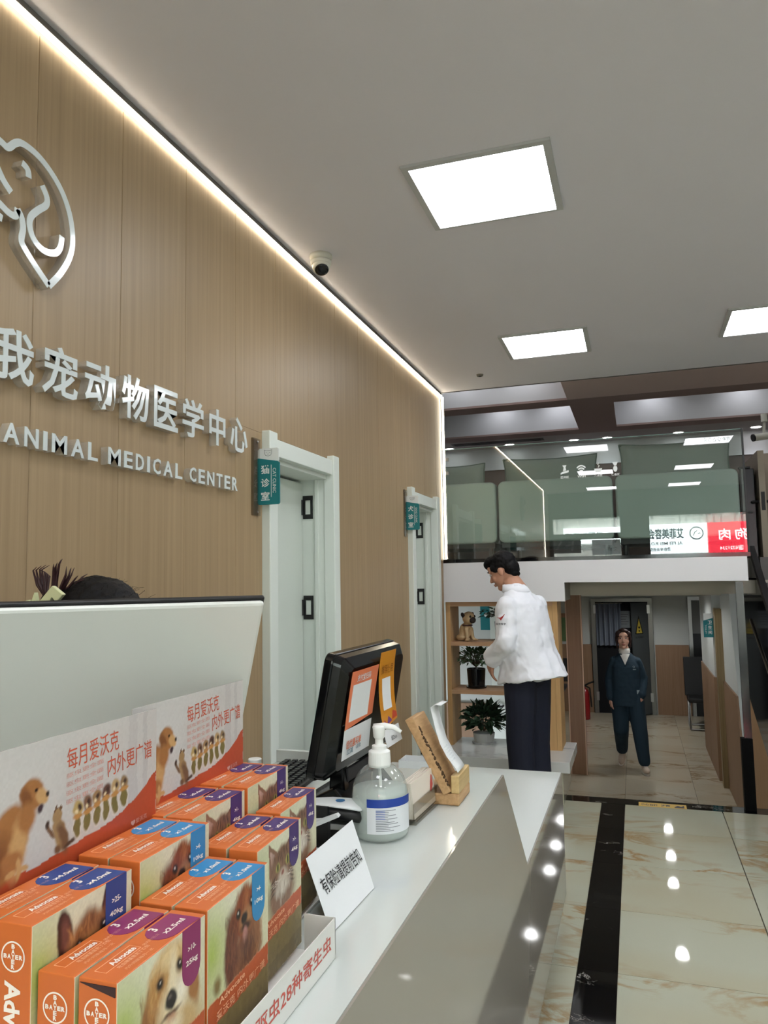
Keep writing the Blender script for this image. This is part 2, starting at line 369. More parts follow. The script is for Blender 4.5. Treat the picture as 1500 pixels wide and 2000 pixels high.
for n, (a, b) in enumerate(DOORS):
    r = sempty('door_%d' % (n + 1))
    x1 = XW + 0.036
    bx(XW - 0.02, x1, a, a + 0.072, 0, ZD + 0.012).build('casing', DOORW, r, bevel=0.004)
    bx(XW - 0.02, x1, b - 0.072, b, 0, ZD + 0.012).build('casing', DOORW, r, bevel=0.004)
    bx(XW - 0.02, x1 - 0.008, a + 0.072, b - 0.072, ZD - 0.085, ZD - 0.012).build('header', DOORW, r, bevel=0.003)
    j = MB(); j.box(XW - 0.2, XW - 0.005, a + 0.04, a + 0.066, 0, ZD - 0.08); j.box(XW - 0.2, XW - 0.005, b - 0.066, b - 0.04, 0, ZD - 0.08)
    j.box(XW - 0.2, XW - 0.005, a + 0.066, b - 0.066, ZD - 0.105, ZD - 0.08); j.build('jamb', DOORW, r)
    bx(XW - 0.066, XW - 0.05, b - 0.080, b - 0.066, 0, ZD - 0.105).build('stop', DOORW, r)
    struct(bx(XW - 0.42, XW - 0.202, a - 0.2, b + 0.2, 0, 2.5).build('light_block_1' if n == 0 else 'light_block_2', WALLW))  # unseen block added behind the door to stop light leaking through
    lf = bx(XW - 0.178, XW - 0.138, a + 0.069, b - 0.069, 0.01, ZD - 0.118).build('leaf', mat('door_leaf_white', 'ccd3cb', 0.45), r, bevel=0.003)
    for z in (1.945, 1.45, 0.35): hinge(b - 0.0662, z, XW - 0.108, r)
    MB().tube([(XW - 0.138, a + 0.13, 1.0), (XW - 0.085, a + 0.13, 1.0), (XW - 0.085, a + 0.25, 1.0)], 0.009).build('handle', BLACKM, r, smooth=True)

# ------------------------------------------------------------------ ceiling and light strip
holes = [(cx, cy) for cy in (4.756, 2.73, 0.62, -1.45) for cx in (-0.4725, 0.825, 2.12)]
ceiling = struct(bx(XW - 0.2, 3.2, -2.0, YE, ZC, ZC + 0.25).build('ceiling', CEILM))
bx(XW + 0.02, 3.2, YE - 0.012, YE, ZC - 0.004, ZC).build('edge_bead', mat('bead_dark', '55504c', 0.6), ceiling)
LEDM = mat('led_diffuser', 'fff3da', 0.4, emit=LED_L)
led = thing('led_strip_light', 'long glowing white strip light where the wood wall meets the ceiling', 'light strip', (XW, 0, ZC))
bx(0.001, 0.014, -1.2, YG - 0.005, -0.026, -0.011).build('diffuser', LEDM, led)
MB().box(-0.011, 0.019, -1.2, YE - 0.005, -0.011, -0.002).box(0.0165, 0.019, -1.2, YE - 0.005, -0.019, -0.011).build('channel', mat('channel_grey', '6a6662', 0.6), led)  # second box is a lip added to keep the strip's light off the ceiling
for y, nm, lab in ((YG + 0.016, 'led_strip_light', 'vertical glowing strip light at the far end of the wood wall beside the glass railing'), (-1.19, 'led_strip_light', 'vertical glowing strip light at the street end of the wood wall')):
    r = thing(nm, lab, 'light strip', (XW, y, 0))
    bx(0.004, 0.018, -0.006, 0.007, 1.735, ZC - 0.02).build('diffuser', LEDM, r)
    bx(-0.012, 0.004, -0.014, 0.012, 1.735, ZC - 0.02).build('channel', mat('channel_grey'), r)
LAMPM = mat('lamp_diffuser', 'f8faff', 0.5, emit=PANEL_L)
plab = {(0, 0): 'square ceiling panel light in the far row nearest the wood wall', (0, 1): 'square ceiling panel light in the far row cut off by the frame edge',
        (1, 0): 'largest square ceiling panel light above the reception counter'}
def panel_light(label):
    r = thing('ceiling_light', label, 'ceiling light', group='square ceiling panel lights')
    f = MB(); a, b = 0.2645, 0.2565
    for q in ((-a, a, -b, -b + 0.024), (-a, a, b - 0.012, b), (-a, -a + 0.024, -b + 0.024, b - 0.012), (a - 0.026, a, -b + 0.024, b - 0.012)): f.box(q[0], q[1], q[2], q[3], -0.011, 0.0)
    f.build('frame', ALU, r)
    bx(-0.2405, 0.2385, -0.2325, 0.2445, -0.006, -0.001).build('diffuser', LAMPM, r)
    return r
first = None
for i, cy in enumerate((4.756, 2.73, 0.62, -1.45)):
    for j, cx in enumerate((-0.4725, 0.825, 2.12)):
        lab = plab.get((i, j), 'ceiling panel light of the %s row %s, out of view' % (('farthest', 'counter', 'entrance', 'street window')[i], ('along the wood wall', 'in mid ceiling', 'along the blank side wall')[j]))
        if first is None: first = o = panel_light(lab)
        else: o = copy_tree(first)
        o['label'] = lab; o.location = (cx, cy, ZC)
r = thing('ceiling_sensor', 'tiny dark round sensor in the white ceiling near its far edge', 'sensor', (-1.01, 5.33, ZC))
MB().lathe([(0, -0.012), (0.022, -0.012), (0.026, 0)], n=16).build('body', mat('sensor_grey', '6d675c', 0.6), r)
MB().lathe([(0, -0.016), (0.010, -0.016), (0.012, -0.011)], n=12).build('lens', DARKG, r)

# ------------------------------------------------------------------ other walls of the lobby and the shop front
struct(bx(3.05, 3.25, -2.0, 13.6, -0.8, 4.0).build('wall_right', WALLW))
wf = MB()   # street side: header, piers and sill; openings take the glass
wf.box(-1.6, 3.05, -2.15, -2.0, 2.66, ZC + 0.2); wf.box(-1.75, -1.41, -2.15, -2.0, 0, 2.66); wf.box(-0.16, 0.22, -2.15, -2.0, 0, 2.66); wf.box(2.75, 3.05, -2.15, -2.0, 0, 2.66)
struct(wf.build('wall_front', mat('shopfront_dark', '3a3633', 0.5)))
PANE = pane_mat('window_glass', 'f2f8f6', 0.02)
for n, (a, b) in enumerate(((-1.41, -0.16), (0.22, 2.75))):
    w = sempty('window_%d' % (n + 1)); f = MB()
    f.box(a, b, -2.1, -2.05, 2.60, 2.66); f.box(a, b, -2.1, -2.05, 0, 0.08); f.box(a, a + 0.05, -2.1, -2.05, 0, 2.66); f.box(b - 0.05, b, -2.1, -2.05, 0, 2.66)
    if n == 0: f.box(a, b, -2.1, -2.05, 2.23, 2.33)
    f.build('frame', DARKG, w); bx(a + 0.05, b - 0.05, -2.08, -2.074, 0.08, 2.60).build('pane', PANE, w)

# ------------------------------------------------------------------ upper level: fascia, slab, coffered ceiling, rear wall
struct(MB().prism([(XW, 1.397), (-0.503, 1.397), (-0.503, 1.537), (0.742, 1.53), (0.742, ZM), (XW, ZM)], 'y', YE, YE + 0.045).build('trim_2', FASCIA))
struct(bx(XW - 1.2, 0.742, YE + 0.045, 9.6, 1.545, ZM).build('floor_upper', mat('upper_slab', '8f8a80', 0.6)))
struct(bx(0.742, 3.05, 6.5, 9.6, 1.545, ZM).build('floor_upper_side', mat('upper_slab')))
struct(bx(XW - 0.2, -0.503, YE + 0.045, 6.25, 1.40, 1.545).build('trim_3', mat('soffit_grey', '9d998d', 0.7)))
cb = MB(); ZB = 3.20
cb.box(-2.6, 3.05, 7.00, 7.26, ZB, 3.66); cb.box(-2.6, 3.05, 8.48, 8.74, ZB, 3.66); cb.box(-2.6, 3.05, 9.4, 9.6, ZB, 3.66)
struct(MB().box(-2.6, 3.05, 7.0, 7.26, ZB, ZB + 0.02).box(-2.6, 3.05, 8.48, 8.74, ZB, ZB + 0.02).box(-0.52, -0.12, 7.26, 8.48, ZB, ZB + 0.02).build('beam_soffit', BEAM))
UPW = mat('upper_ceiling_white', 'c9c8cc', 0.6)
bmx = MB(); bmx.box(-2.6, 3.05, 7.002, 7.258, ZB + 0.02, 3.66).box(-2.6, 3.05, 8.482, 8.738, ZB + 0.02, 3.66).box(-0.50, -0.14, 7.26, 8.48, ZB + 0.02, 3.66).box(-2.6, 3.05, 5.9, 9.6, 3.66, 3.8)
struct(bmx.build('ceiling_upper', UPW))
struct(bx(-0.52, 3.05, YE + 0.001, 7.0, ZB, 3.66).build('beam_bulkhead', mat('bulkhead_brown', 'cdb5b0', 0.7)))
struct(bx(-2.6, 3.05, 8.74, 9.42, ZB, 3.66).build('ceiling_soffit', mat('soffit_mauve', 'aaa3a4', 0.7)))
bx(-1.95, -0.75, 8.76, 8.98, ZB - 0.004, ZB + 0.001)
WU = struct(bx(-2.6, 3.05, 9.36, 9.55, 2.93, ZB).build('wall_back_upper', UPW))
struct(bx(-2.6, 1.42, 9.37, 9.55, ZM, 2.93).build('wall_back_wood', mat('wenge_panel', '4a3d38', 0.5)))
struct(bx(1.42, 3.05, 9.36, 9.55, ZM, 2.93).build('wall_back_tan', mat('taupe_panel', '7c7061', 0.5)))
struct(bx(XW - 1.2, XW - 1.0, YE, 9.6, ZM, 3.8).build('wall_left_upper', UPW))
struct(bx(XW - 1.2, XW - 0.001, YE, YG + 0.06, ZM, 3.8).build('wall_left_return', WALLW))
struct(bx(-2.6, 3.05, 5.90, 5.92, 3.66, 3.8).build('trim_6', UPW))
r = thing('air_vent', 'dark slot air grille in the upper ceiling behind the beams', 'vent', (-1.5, 8.9, ZB))
bx(-0.55, 0.55, -0.07, 0.07, -0.006, 0.0).build('frame', mat('vent_grey', '4c4848', 0.6), r)
for k in range(3): bx(-0.52, 0.52, -0.05 + 0.04 * k, -0.03 + 0.04 * k, -0.010, -0.006).build('slat', DARKG, r)
DLM = mat('downlight_lens', 'ffffff', 0.5, emit=14.0)
first = None
for i, (dx, lab) in enumerate(((-2.14, 'upper ceiling downlight beside the vertical light strip'), (-1.39, 'upper ceiling downlight above the left sofa cushion'), (-0.62, 'upper ceiling downlight above the middle sofa cushion'),
                               (-0.24, 'upper ceiling downlight just past the cross beam'), (0.54, 'upper ceiling downlight above the right sofa cushion'), (1.345, 'upper ceiling downlight beside the bullet camera'), (2.1, 'upper ceiling downlight outside the frame'))):
    if first is None:
        first = o = thing('downlight', lab, 'downlight', group='downlights over the upper seating')
        MB().lathe([(0.048, -0.001), (0.062, -0.006), (0.062, 0.0)], n=20).build('trim_ring', WHITE, o)
        MB().lathe([(0, -0.008), (0.046, -0.006), (0.046, 0.0)], n=20).build('lens', DLM, o)
    else: o = copy_tree(first)
    o['label'] = lab; o.location = (dx, 9.12, ZB - 0.001)
    L = bpy.data.lights.new('downlight_beam', 'SPOT'); L.energy = SPOT_W; L.spot_size = math.radians(120); L.spot_blend = 0.8; L.shadow_soft_size = 0.04; L.color = (0.9, 0.95, 1.0)
    lo = bpy.data.objects.new('downlight_beam', L); COL.objects.link(lo); lo.location = (dx, 9.12, ZB - 0.02)
# lamps in the coffers wash the beam faces
for (lx, ly, wh) in ((-1.35, 7.98, 'first of the second coffer'), (-0.72, 7.98, 'second, nearest the cross beam'), (0.25, 7.98, 'just past the cross beam'), (1.15, 7.98, 'over the stairs'), (-1.5, 6.5, 'in the front coffer by the side wall'), (-0.9, 6.5, 'in the front coffer by the bulkhead'), (2.0, 7.98, 'farthest from the wood wall')):
    o = copy_tree(first); o['label'] = 'recessed coffer downlight hidden by a beam, ' + wh; o.location = (lx, ly + 0.28, 3.658); o['group'] = 'downlights inside the coffers'
    L = bpy.data.lights.new('coffer_beam', 'SPOT'); L.energy = SPOT_W * 0.42; L.spot_size = math.radians(150); L.spot_blend = 0.7; L.shadow_soft_size = 0.04; L.color = (0.9, 0.94, 1.0)
    lo = bpy.data.objects.new('coffer_beam', L); COL.objects.link(lo); lo.location = (lx, ly + 0.28, 3.63)

# ------------------------------------------------------------------ rear lower level
LOWW = mat('lower_wall_paint', 'bfc3bf', 0.6); ZLC = 1.43; ZWN = 0.43
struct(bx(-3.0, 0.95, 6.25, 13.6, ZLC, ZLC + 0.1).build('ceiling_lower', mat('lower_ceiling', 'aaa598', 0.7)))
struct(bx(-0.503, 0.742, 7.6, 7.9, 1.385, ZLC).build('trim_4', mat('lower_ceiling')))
struct(bx(-3.0, 3.05, 13.38, 13.5, ZL, ZLC + 0.1).build('wall_back', LOWW))
def wain(x0, x1, y0, y1, name='wainscot', parent=None):
    o = bx(x0, x1, y0, y1, ZL, ZWN).build(name, WOODB, parent, bevel=0.002); return o
wb = bpy.data.objects['wall_back']
for a, b in ((-1.6, -1.15), (-1.148, -0.75), (0.26, 0.78)): wain(a, b, 13.34, 13.385, 'wainscot_panel', wb)
struct(bx(-3.1, -2.95, 5.8, 13.6, ZL, ZLC + 0.1).build('wall_left_lower', LOWW))
wr = struct(bx(0.80, 1.05, 9.3, 11.0, ZL, ZLC).build('wall_corridor', LOWW))
for k in range(2): wain(0.785, 0.802, 9.29 + 0.86 * k, 9.285 + 0.86 * (k + 1) - 0.003, 'wainscot_panel', wr)
wain(0.785, 0.87, 9.27, 9.288, 'wainscot_panel', wr)
wn = struct(MB().prism([(7.5, ZL), (9.06, ZL), (9.06, ZLC), (8.2, ZLC)], 'x', 0.87, 1.0).build('wall_partition', LOWW))
MB().prism([(7.48, ZL), (9.0, ZL), (9.0, ZWN), (7.88, ZWN)], 'x', 0.852, 0.872).build('wainscot_panel', WOODB, wn)
r = sempty('door_3'); DF = streak_wood('olive_oak', '7d6a4a', '917d5a', 50, 50, 1.2)
bx(0.80, 0.885, 8.98, 9.10, ZL, 1.20).build('casing', DF, r); bx(0.81, 0.88, 9.10, 9.26, 1.12, 1.20).build('header', DF, r); bx(0.83, 0.86, 9.10, 9.27, ZL, 1.12).build('leaf', DF, r)
# middle wall seen through the open shelf
wm = struct(bx(-2.9, -1.02, 7.0, 7.12, ZL, ZLC).build('wall_middle', LOWW))
wain(-2.2, -1.30, 6.965, 7.0, 'wainscot_panel', wm)
wain(-1.155, -1.02, 6.965, 7.0, 'wainscot_panel', wm)
r = sempty('door_4'); bx(-1.29, -1.16, 6.95, 7.0, ZL, 1.38).build('leaf', DOORW, r)
MB().tube([(-1.19, 6.95, 0.42), (-1.19, 6.90, 0.42), (-1.27, 6.90, 0.42)], 0.010).build('handle', BLACKM, r)
# steel framed doorway with an open leaf, curtain and a sheet coloured dark for the unlit room
r = sempty('door_5')
f = MB(); f.box(-0.74, -0.67, 13.30, 13.40, ZL, 1.20); f.box(0.17, 0.24, 13.30, 13.40, ZL, 1.20); f.box(-0.67, 0.17, 13.30, 13.40, 1.14, 1.20); f.build('frame', mat('door_frame_steel', '77756f', 0.35, metal=0.8), r)
bx(-0.67, 0.17, 13.33, 13.376, ZL, 1.14).build('dark_sheet', mat('unlit_room_dark', '0c0e12', 0.9), r)
lf = MB().prism([(0.165, 13.30), (0.15, 13.34), (-0.10, 13.10), (-0.085, 13.07)], 'z', ZL + 0.02, 1.13).build('leaf', mat('steel_leaf', '565b5c', 0.4, metal=0.4), r)
for z in (1.02, -0.42): bx(-0.70, -0.655, 13.285, 13.302, z - 0.07, z + 0.07).build('hinge', STEEL, r); bx(0.155, 0.20, 13.285, 13.302, z - 0.07, z + 0.07).build('hinge', STEEL, r)
cu = []
for k in range(25):
    cu.append((-0.66 + 0.40 * k / 24, 13.27 + 0.03 * math.sin(k * 1.3)))
t = thing('door_curtain', 'pale grey-blue cloth curtain hanging in the steel doorway', 'curtain')
MB().loft([[(x_, y_, z) for x_, y_ in cu] for z in (0.42, 1.12)], cap=False, closed=False).build('cloth', mat('curtain_cloth', '6c7480', 0.8), t, solid=0.004)
MB().tube([(-0.66, 13.27, 1.12), (-0.24, 13.27, 1.12)], 0.008).build('rod', STEEL, t)
r = sempty('door_6')
f = MB(); f.box(0.79, 0.845, 13.31, 13.38, ZL, 1.22); f.box(0.845, 1.3, 13.31, 13.38, 1.16, 1.22); f.build('frame', STEEL, r)
bx(0.845, 1.3, 13.33, 13.37, 0.62, 1.16).build('leaf_glass', mat('smoked_glass', '5b5a55', 0.2), r); bx(0.845, 1.3, 13.33, 13.37, ZL, 0.62).build('leaf', mat('near_black', '101012', 0.4), r)
# weak lamps of the rear level; last two unseen, added to brighten the walls
for (lx, ly, e, wh) in ((0.22, 6.65, 2.2, 'nearest the steps'), (0.22, 8.1, 3.0, 'just behind the dropped beam'), (0.23, 8.85, 4.5, 'in front of the walking woman'), (0.24, 9.75, 11, 'above the walking woman'), (0.05, 11.8, 26, 'added unseen near the steel doorway'), (-1.8, 8.6, 6, 'added unseen over the desk side')):
    o = copy_tree(first); o['label'] = 'small recessed lower corridor downlight ' + wh; o['group'] = 'downlights of the lower corridor'; o.location = (lx, ly, ZLC - 0.001)
    L = bpy.data.lights.new('corridor_beam', 'SPOT'); L.energy = e; L.spot_size = math.radians(160); L.spot_blend = 0.5; L.shadow_soft_size = 0.045
    lo = bpy.data.objects.new('corridor_beam', L); COL.objects.link(lo); lo.location = (lx, ly, ZLC - 0.02)
# square timber-clad column
r = sempty('column')
bx(-0.795, -0.628, 9.18, 9.36, ZL, 1.40).build('cladding', streak_wood('column_laminate', '86654d', '94735a', 50, 50, 1.0), r)
for x_ in (-0.800, -0.628): bx(x_ - 0.004, x_ + 0.007, 9.168, 9.186, ZL, 1.40).build('edge_strip', mat('pale_edge', 'c9a78e', 0.5), r)

struct(bx(-3.3, 3.4, -2.15, 13.8, 4.0, 4.2).build('sun_block', mat('sun_block_grey', '8a8886', 0.8)))  # unseen slab added over the rooms to keep the sun out
struct(bx(-3.3, -3.1, -2.15, 13.8, -0.8, 4.0).build('wall_outer_left', WALLW))
struct(bx(-3.3, 3.4, 13.6, 13.8, -0.8, 4.0).build('wall_outer_back', WALLW))
# ------------------------------------------------------------------ street across the road (seen as a reflection in the railing)
struct(bx(-14, 16, -14, -2.15, -0.3, -0.15).build('road', mat('asphalt', '6f6f6e', 0.9, var=0.15)))
fac = struct(bx(-14, 16, -10.9, -10.6, -0.3, 14).build('wall_street', mat('facade_paint', 'd9d6d0', 0.8)))
YS = -10.6
for row in range(3):
    for k in range(12):
        cx = -9.0 + 1.75 * k; z0 = 3.25 + 3.0 * row
        bx(cx - 0.75, cx + 0.75, YS, YS + 0.06, z0, z0 + 1.5).build('window_frame', WHITE, fac)
        for q in (-0.37, 0.37): bx(cx + q - 0.33, cx + q + 0.33, YS + 0.06, YS + 0.075, z0 + 0.08, z0 + 1.42).build('window_pane', mat('street_pane', '8d949a', 0.15), fac)
        g = MB()
        for q in range(9): g.box(cx - 0.7 + 0.175 * q - 0.012, cx - 0.7 + 0.175 * q + 0.012, YS + 0.2, YS + 0.22, z0 - 0.1, z0 + 0.75)
        g.box(cx - 0.75, cx + 0.75, YS + 0.19, YS + 0.23, z0 + 0.33, z0 + 0.37); g.box(cx - 0.75, cx + 0.75, YS + 0.19, YS + 0.23, z0 + 0.75, z0 + 0.79); g.build('window_grille', WHITE, fac)
def street_sign(x0, x1, z0, z1, m, label):
    r = thing('shop_sign', label, 'sign', ((x0 + x1) / 2, YS + 0.1, (z0 + z1) / 2)); a, b = (x1 - x0) / 2, (z1 - z0) / 2
    bx(-a, a, -0.09, 0.06, -b, b).build('sign_box', m, r); return r
U, V = (-1, 0, 0), (0, 0, 1)
SW = mat('glowing_white', 'eef4f6', 0.4, emit=SIGN_L); SR = mat('glowing_red', 'd8283c', 0.4, emit=SIGN_L * 1.1)  # glow put into the sign faces in place of daylight on them
SB = mat('sign_steel_blue', '33475c', 0.5); SG = mat('sign_grey', '7d868c', 0.5)
r = street_sign(0.36, 1.905, 2.165, 2.975, SW, 'white glowing beauty shop sign across the street with dark blue characters')
write('艾菲美容会', SB, r, (-0.29, 0.066, 0.14), U, V, h=0.29, w=0.93, bold=0.03); write('AI FEI MEI RO', SG, r, (-0.27, 0.066, -0.13), U, V, h=0.085, w=0.82, bold=0.02); write('烫染专业造型', SB, r, (-0.45, 0.066, -0.29), U, V, h=0.10, w=0.56, bold=0.02)
ring = [[(0.5 + q * math.cos(2 * math.pi * k / 28), 0.066, 0.13 + q * math.sin(2 * math.pi * k / 28)) for k in range(28)] for q in (0.15, 0.18)]
MB().loft(ring, cap=False).build('emblem', SG, r)
MB().tube([(0.42, 0.066, 0.06), (0.46, 0.066, 0.16), (0.52, 0.066, 0.20)], 0.012, 5).tube([(0.54, 0.066, 0.10), (0.58, 0.066, 0.14), (0.61, 0.066, 0.10)], 0.012, 5).build('emblem_face', SG, r)
r = street_sign(1.93, 2.97, 2.16, 2.975, SR, 'red glowing shop sign across the street with a phone number')
SWL = mat('glowing_white_letters', 'ffffff', 0.4, emit=SIGN_L)
write('狗肉', SWL, r, (0.1, 0.064, 0.08), U, V, h=0.30, w=0.72, bold=0.015, spacing=1.4); write('☎6221234', SWL, r, (0.05, 0.064, -0.29), U, V, h=0.13, bold=0.01)
r = street_sign(-1.9, -0.16, 2.5, 2.95, SW, 'long white glowing shop sign across the street with small dark lettering')
write('母婴生活馆', SB, r, (-0.3, 0.064, 0), U, V, h=0.2); 
# notices on the shop window
TRL = mat('poster_paper', 'e9eef0', 0.6, emit=0.0)
t = thing('window_notice', 'grey window notice with a large white letter on the street door', 'notice', (-1.12, -2.06, 2.12))
bx(-0.235, 0.235, -0.003, 0.003, -0.13, 0.13).build('sheet', paper_mat('notice_grey', 'a8aeb0'), t)
MB().prism([(0.10, -0.09), (0.06, -0.09), (0.08, 0.09), (0.12, 0.09)], 'y', 0.004, 0.005).prism([(0.06, -0.01), (-0.03, -0.03), (-0.03, 0.02), (0.06, 0.03)], 'y', 0.004, 0.005).prism([(-0.08, 0.09), (-0.16, -0.06), (-0.20, -0.06), (-0.12, 0.09)], 'y', 0.004, 0.005).build('emblem', paper_mat('notice_white', 'fafafa'), t)
t = thing('window_notice', 'white window notice with two black characters on the street door', 'notice', (-0.455, -2.06, 2.08))
bx(-0.24, 0.24, -0.003, 0.003, -0.13, 0.13).build('sheet', paper_mat('notice_paper', 'f2f5f6', 0.75), t)
write('交 通', BLACKM, t, (0.1, 0.005, -0.03), U, V, h=0.07)
# ------------------------------------------------------------------ lettering on the wood wall
ACE = mat('letter_acrylic', 'cfc6b8', 0.08, spec=0.8, alpha=0.38)
FACE = mat('letter_face', 'd3dada', 0.15, coat=0.5)
UY, UZ = (0, 1, 0), (0, 0, 1)
def raised_text(name, label, cat, chars, xs_, z, h, bold, d=0.030):
    r = thing(name, label, cat, (XW, 0, 0))
    for ch, (yc, w) in zip(chars, xs_):
        hh = h
        body = write(ch, ACE, r, (d / 2, yc, z), UY, UZ, h=hh, w=w, name='letter_body', bold=bold, depth=(d - 0.002) / 2)
        write(ch, FACE, body, (d + 0.0005, yc, z), UY, UZ, h=hh, w=w, name='letter_face', bold=bold, depth=0.0008)
    return r
cn = '我宠动物医学中心'
raised_text('wall_lettering', 'row of large white Chinese characters raised on clear acrylic on the wood wall', 'sign', cn, [(1.40 + 0.1553 * i, 0.128 if i not in (6,) else 0.108) for i in range(8)], 2.132, 0.130, 0.017)
en = 'ANIMAL MEDICAL CENTER'; wid = {'I': 0.014, 'M': 0.054, ' ': 0.012, 'A': 0.049, 'N': 0.046}
tot = sum(wid.get(c, 0.039) for c in en); gap = (1.104 - tot) / (len(en) - 1); y = 1.378; lay = []; chs = ''
for c in en:
    w = wid.get(c, 0.039)
    if c != ' ': lay.append((y + w / 2, w)); chs += c
    y += w + gap
raised_text('wall_lettering', 'row of small white English capitals raised on clear acrylic below the Chinese characters', 'sign', chs, lay, 1.9435, 0.049, 0.020, 0.026)
# emblem: outline of a dog head inside a drop, drawn as raised bands
def band(pts, w, closed=False):
    pts = [Vector((0, a, b)) for a, b in pts]; fine = []
    n = len(pts)
    for i in range(n - 1):
        p0, p1, p2, p3 = pts[max(i - 1, 0)], pts[i], pts[i + 1], pts[min(i + 2, n - 1)]
        for k in range(5):
            t = k / 5; fine.append(0.5 * ((2 * p1) + (-p0 + p2) * t + (2 * p0 - 5 * p1 + 4 * p2 - p3) * t * t + (-p0 + 3 * p1 - 3 * p2 + p3) * t ** 3))
    fine.append(pts[-1]); L, R_ = [], []
    for i, p in enumerate(fine):
        d = (fine[min(i + 1, len(fine) - 1)] - fine[max(i - 1, 0)]).normalized(); q = Vector((0, -d.z, d.y))
        L.append(p + q * w / 2); R_.append(p - q * w / 2)
    return L, R_
def band_obj(pts, w, x0, x1, m, name, parent):
    L, R_ = band(pts, w); rings = [[(x0, l.y, l.z), (x1, l.y, l.z), (x1, r_.y, r_.z), (x0, r_.y, r_.z)] for l, r_ in zip(L, R_)]
    return MB().loft(rings).build(name, m, parent)
emb = thing('wall_emblem', 'large white dog-head emblem raised on clear acrylic high on the wood wall', 'sign', (XW, 0, 0))
# outline points given as (along wall, height)
lines = [
    [(1.16, 2.60), (1.24, 2.645), (1.335, 2.640), (1.362, 2.636), (1.385, 2.660), (1.41, 2.672), (1.46, 2.668), (1.51, 2.645), (1.55, 2.610), (1.578, 2.560), (1.588, 2.500), (1.578, 2.450), (1.545, 2.392), (1.506, 2.345)],
    [(1.506, 2.345), (1.46, 2.378), (1.424, 2.408), (1.412, 2.425), (1.416, 2.455), (1.412, 2.480), (1.398, 2.498)],
    [(1.398, 2.498), (1.392, 2.478), (1.37, 2.476), (1.335, 2.488), (1.28, 2.50), (1.2, 2.49)],
    [(1.475, 2.598), (1.492, 2.575), (1.490, 2.553), (1.462, 2.525), (1.440, 2.497), (1.438, 2.470), (1.454, 2.443), (1.487, 2.430), (1.525, 2.440), (1.543, 2.463), (1.548, 2.495)],
    [(1.408, 2.622), (1.426, 2.614), (1.430, 2.595)],
    [(1.330, 2.575), (1.352, 2.548), (1.376, 2.530)],
    [(1.338, 2.455), (1.352, 2.452)],
]
for pts in lines:
    b = band_obj(pts, 0.018, 0.0, 0.030, ACE, 'emblem_body', emb); band_obj(pts, 0.018, 0.0302, 0.0318, FACE, 'emblem_face', b)

# ------------------------------------------------------------------ flag signs beside the doors
INKG = mat('sign_ink_grey', '5b6468', 0.5)
def flag_sign(y, x0, z0, zh, w, cjk, en, label, dog=False):
    r = thing('door_sign', label, 'sign', (0, y, 0)); z1 = z0 + zh
    br = bx(XW + 0.000, XW + 0.012, -0.05, 0.012, z0 - 0.045, z1 + 0.04).build('wall_bracket', ACRYL, r, bevel=0.003)
    for z in (z0 - 0.03, z1 + 0.025): MB().lathe([(0, 0.0), (0.005, 0.001), (0.005, 0.004), (0, 0.005)], n=10).xf(Matrix.Translation((XW + 0.012, -0.02, z)) @ Matrix.Rotation(math.pi / 2, 4, 'Y')).build('screw', STEEL, br)
    xa, xb = x0, x0 + w; zs0, zs1 = z0 + zh * 0.83, z0 + zh * 0.76
    MB().prism([(xa, z0 + zh * 0.55), (xb - 0.004, z0 + zh * 0.55), (xb - 0.004, z1 - 0.006), (xb - 0.010, z1), (xa + 0.006, z1), (xa, z1 - 0.006)], 'y', 0.001, 0.006).build('white_plate', SIGNW, r)
    MB().prism([(xa, z0 + 0.006), (xa + 0.006, z0), (xb - 0.006, z0), (xb, z0 + 0.006), (xb, zs1 - 0.006), (xb - 0.006, zs1), (xa, zs0)], 'y', -0.002, 0.007).build('teal_plate', TEAL, r)
    for i, ch in enumerate(cjk): write(ch, SIGNW, r, (xa + w * 0.36, -0.0025, z0 + zh * (0.62 - 0.235 * i)), (1, 0, 0), UZ, h=zh * 0.155, w=w * 0.40, bold=0.02)
    bx(xa + w * 0.625, xa + w * 0.645, -0.003, -0.002, z0 + zh * 0.13, z0 + zh * 0.70).build('rule', SIGNW, r)
    write(en, SIGNW, r, (xa + w * 0.78, -0.0025, z0 + zh * 0.42), (0, 0, -1), (1, 0, 0), h=w * 0.15, w=zh * 0.44, bold=0.006)
    cx, cz = xa + w * 0.48, z0 + zh * 0.915; q = w * 0.17
    if dog: pts = [(-1, .75), (-.55, .62), (0, .5), (.55, .62), (1, .75), (.95, -.1), (.6, -.7), (0, -.85), (-.6, -.7), (-.95, -.1)]
    else: pts = [(-1, 1.0), (-.6, .75), (0, .75), (.6, .75), (1, 1.0), (1, 0), (.7, -.7), (0, -.95), (-.7, -.7), (-1, 0)]
    P_ = [(cx + q * a, 0.0, cz + q * b * 0.8) for a, b in pts]; P_.append(P_[0]); icon = MB().tube(P_, 0.0008, 4)
    for a in (-0.45, 0.45): icon.tube([(cx + q * (a - .18), 0, cz + q * .12), (cx + q * (a + .18), 0, cz + q * .05)], 0.0008, 4)
    icon.tube([(cx - q * .2, 0, cz - q * .35), (cx, 0, cz - q * .22), (cx + q * .2, 0, cz - q * .35)], 0.0008, 4); icon.build('face_icon', INKG, r)
flag_sign(2.685, XW + 0.004, 1.886, 0.227, 0.096, '猫诊室', 'CAT CLINIC', 'teal and white flag sign with a cat face beside the nearer white door')
flag_sign(4.755, XW + 0.004, 1.904, 0.226, 0.090, '犬诊室', 'DOG CLINIC', 'teal and white flag sign with a dog face beside the farther white door', True)
t = thing('dome_camera', 'white dome security camera with a dark lens under the ceiling by the wood wall', 'camera', (-1.295, 3.06, ZC))
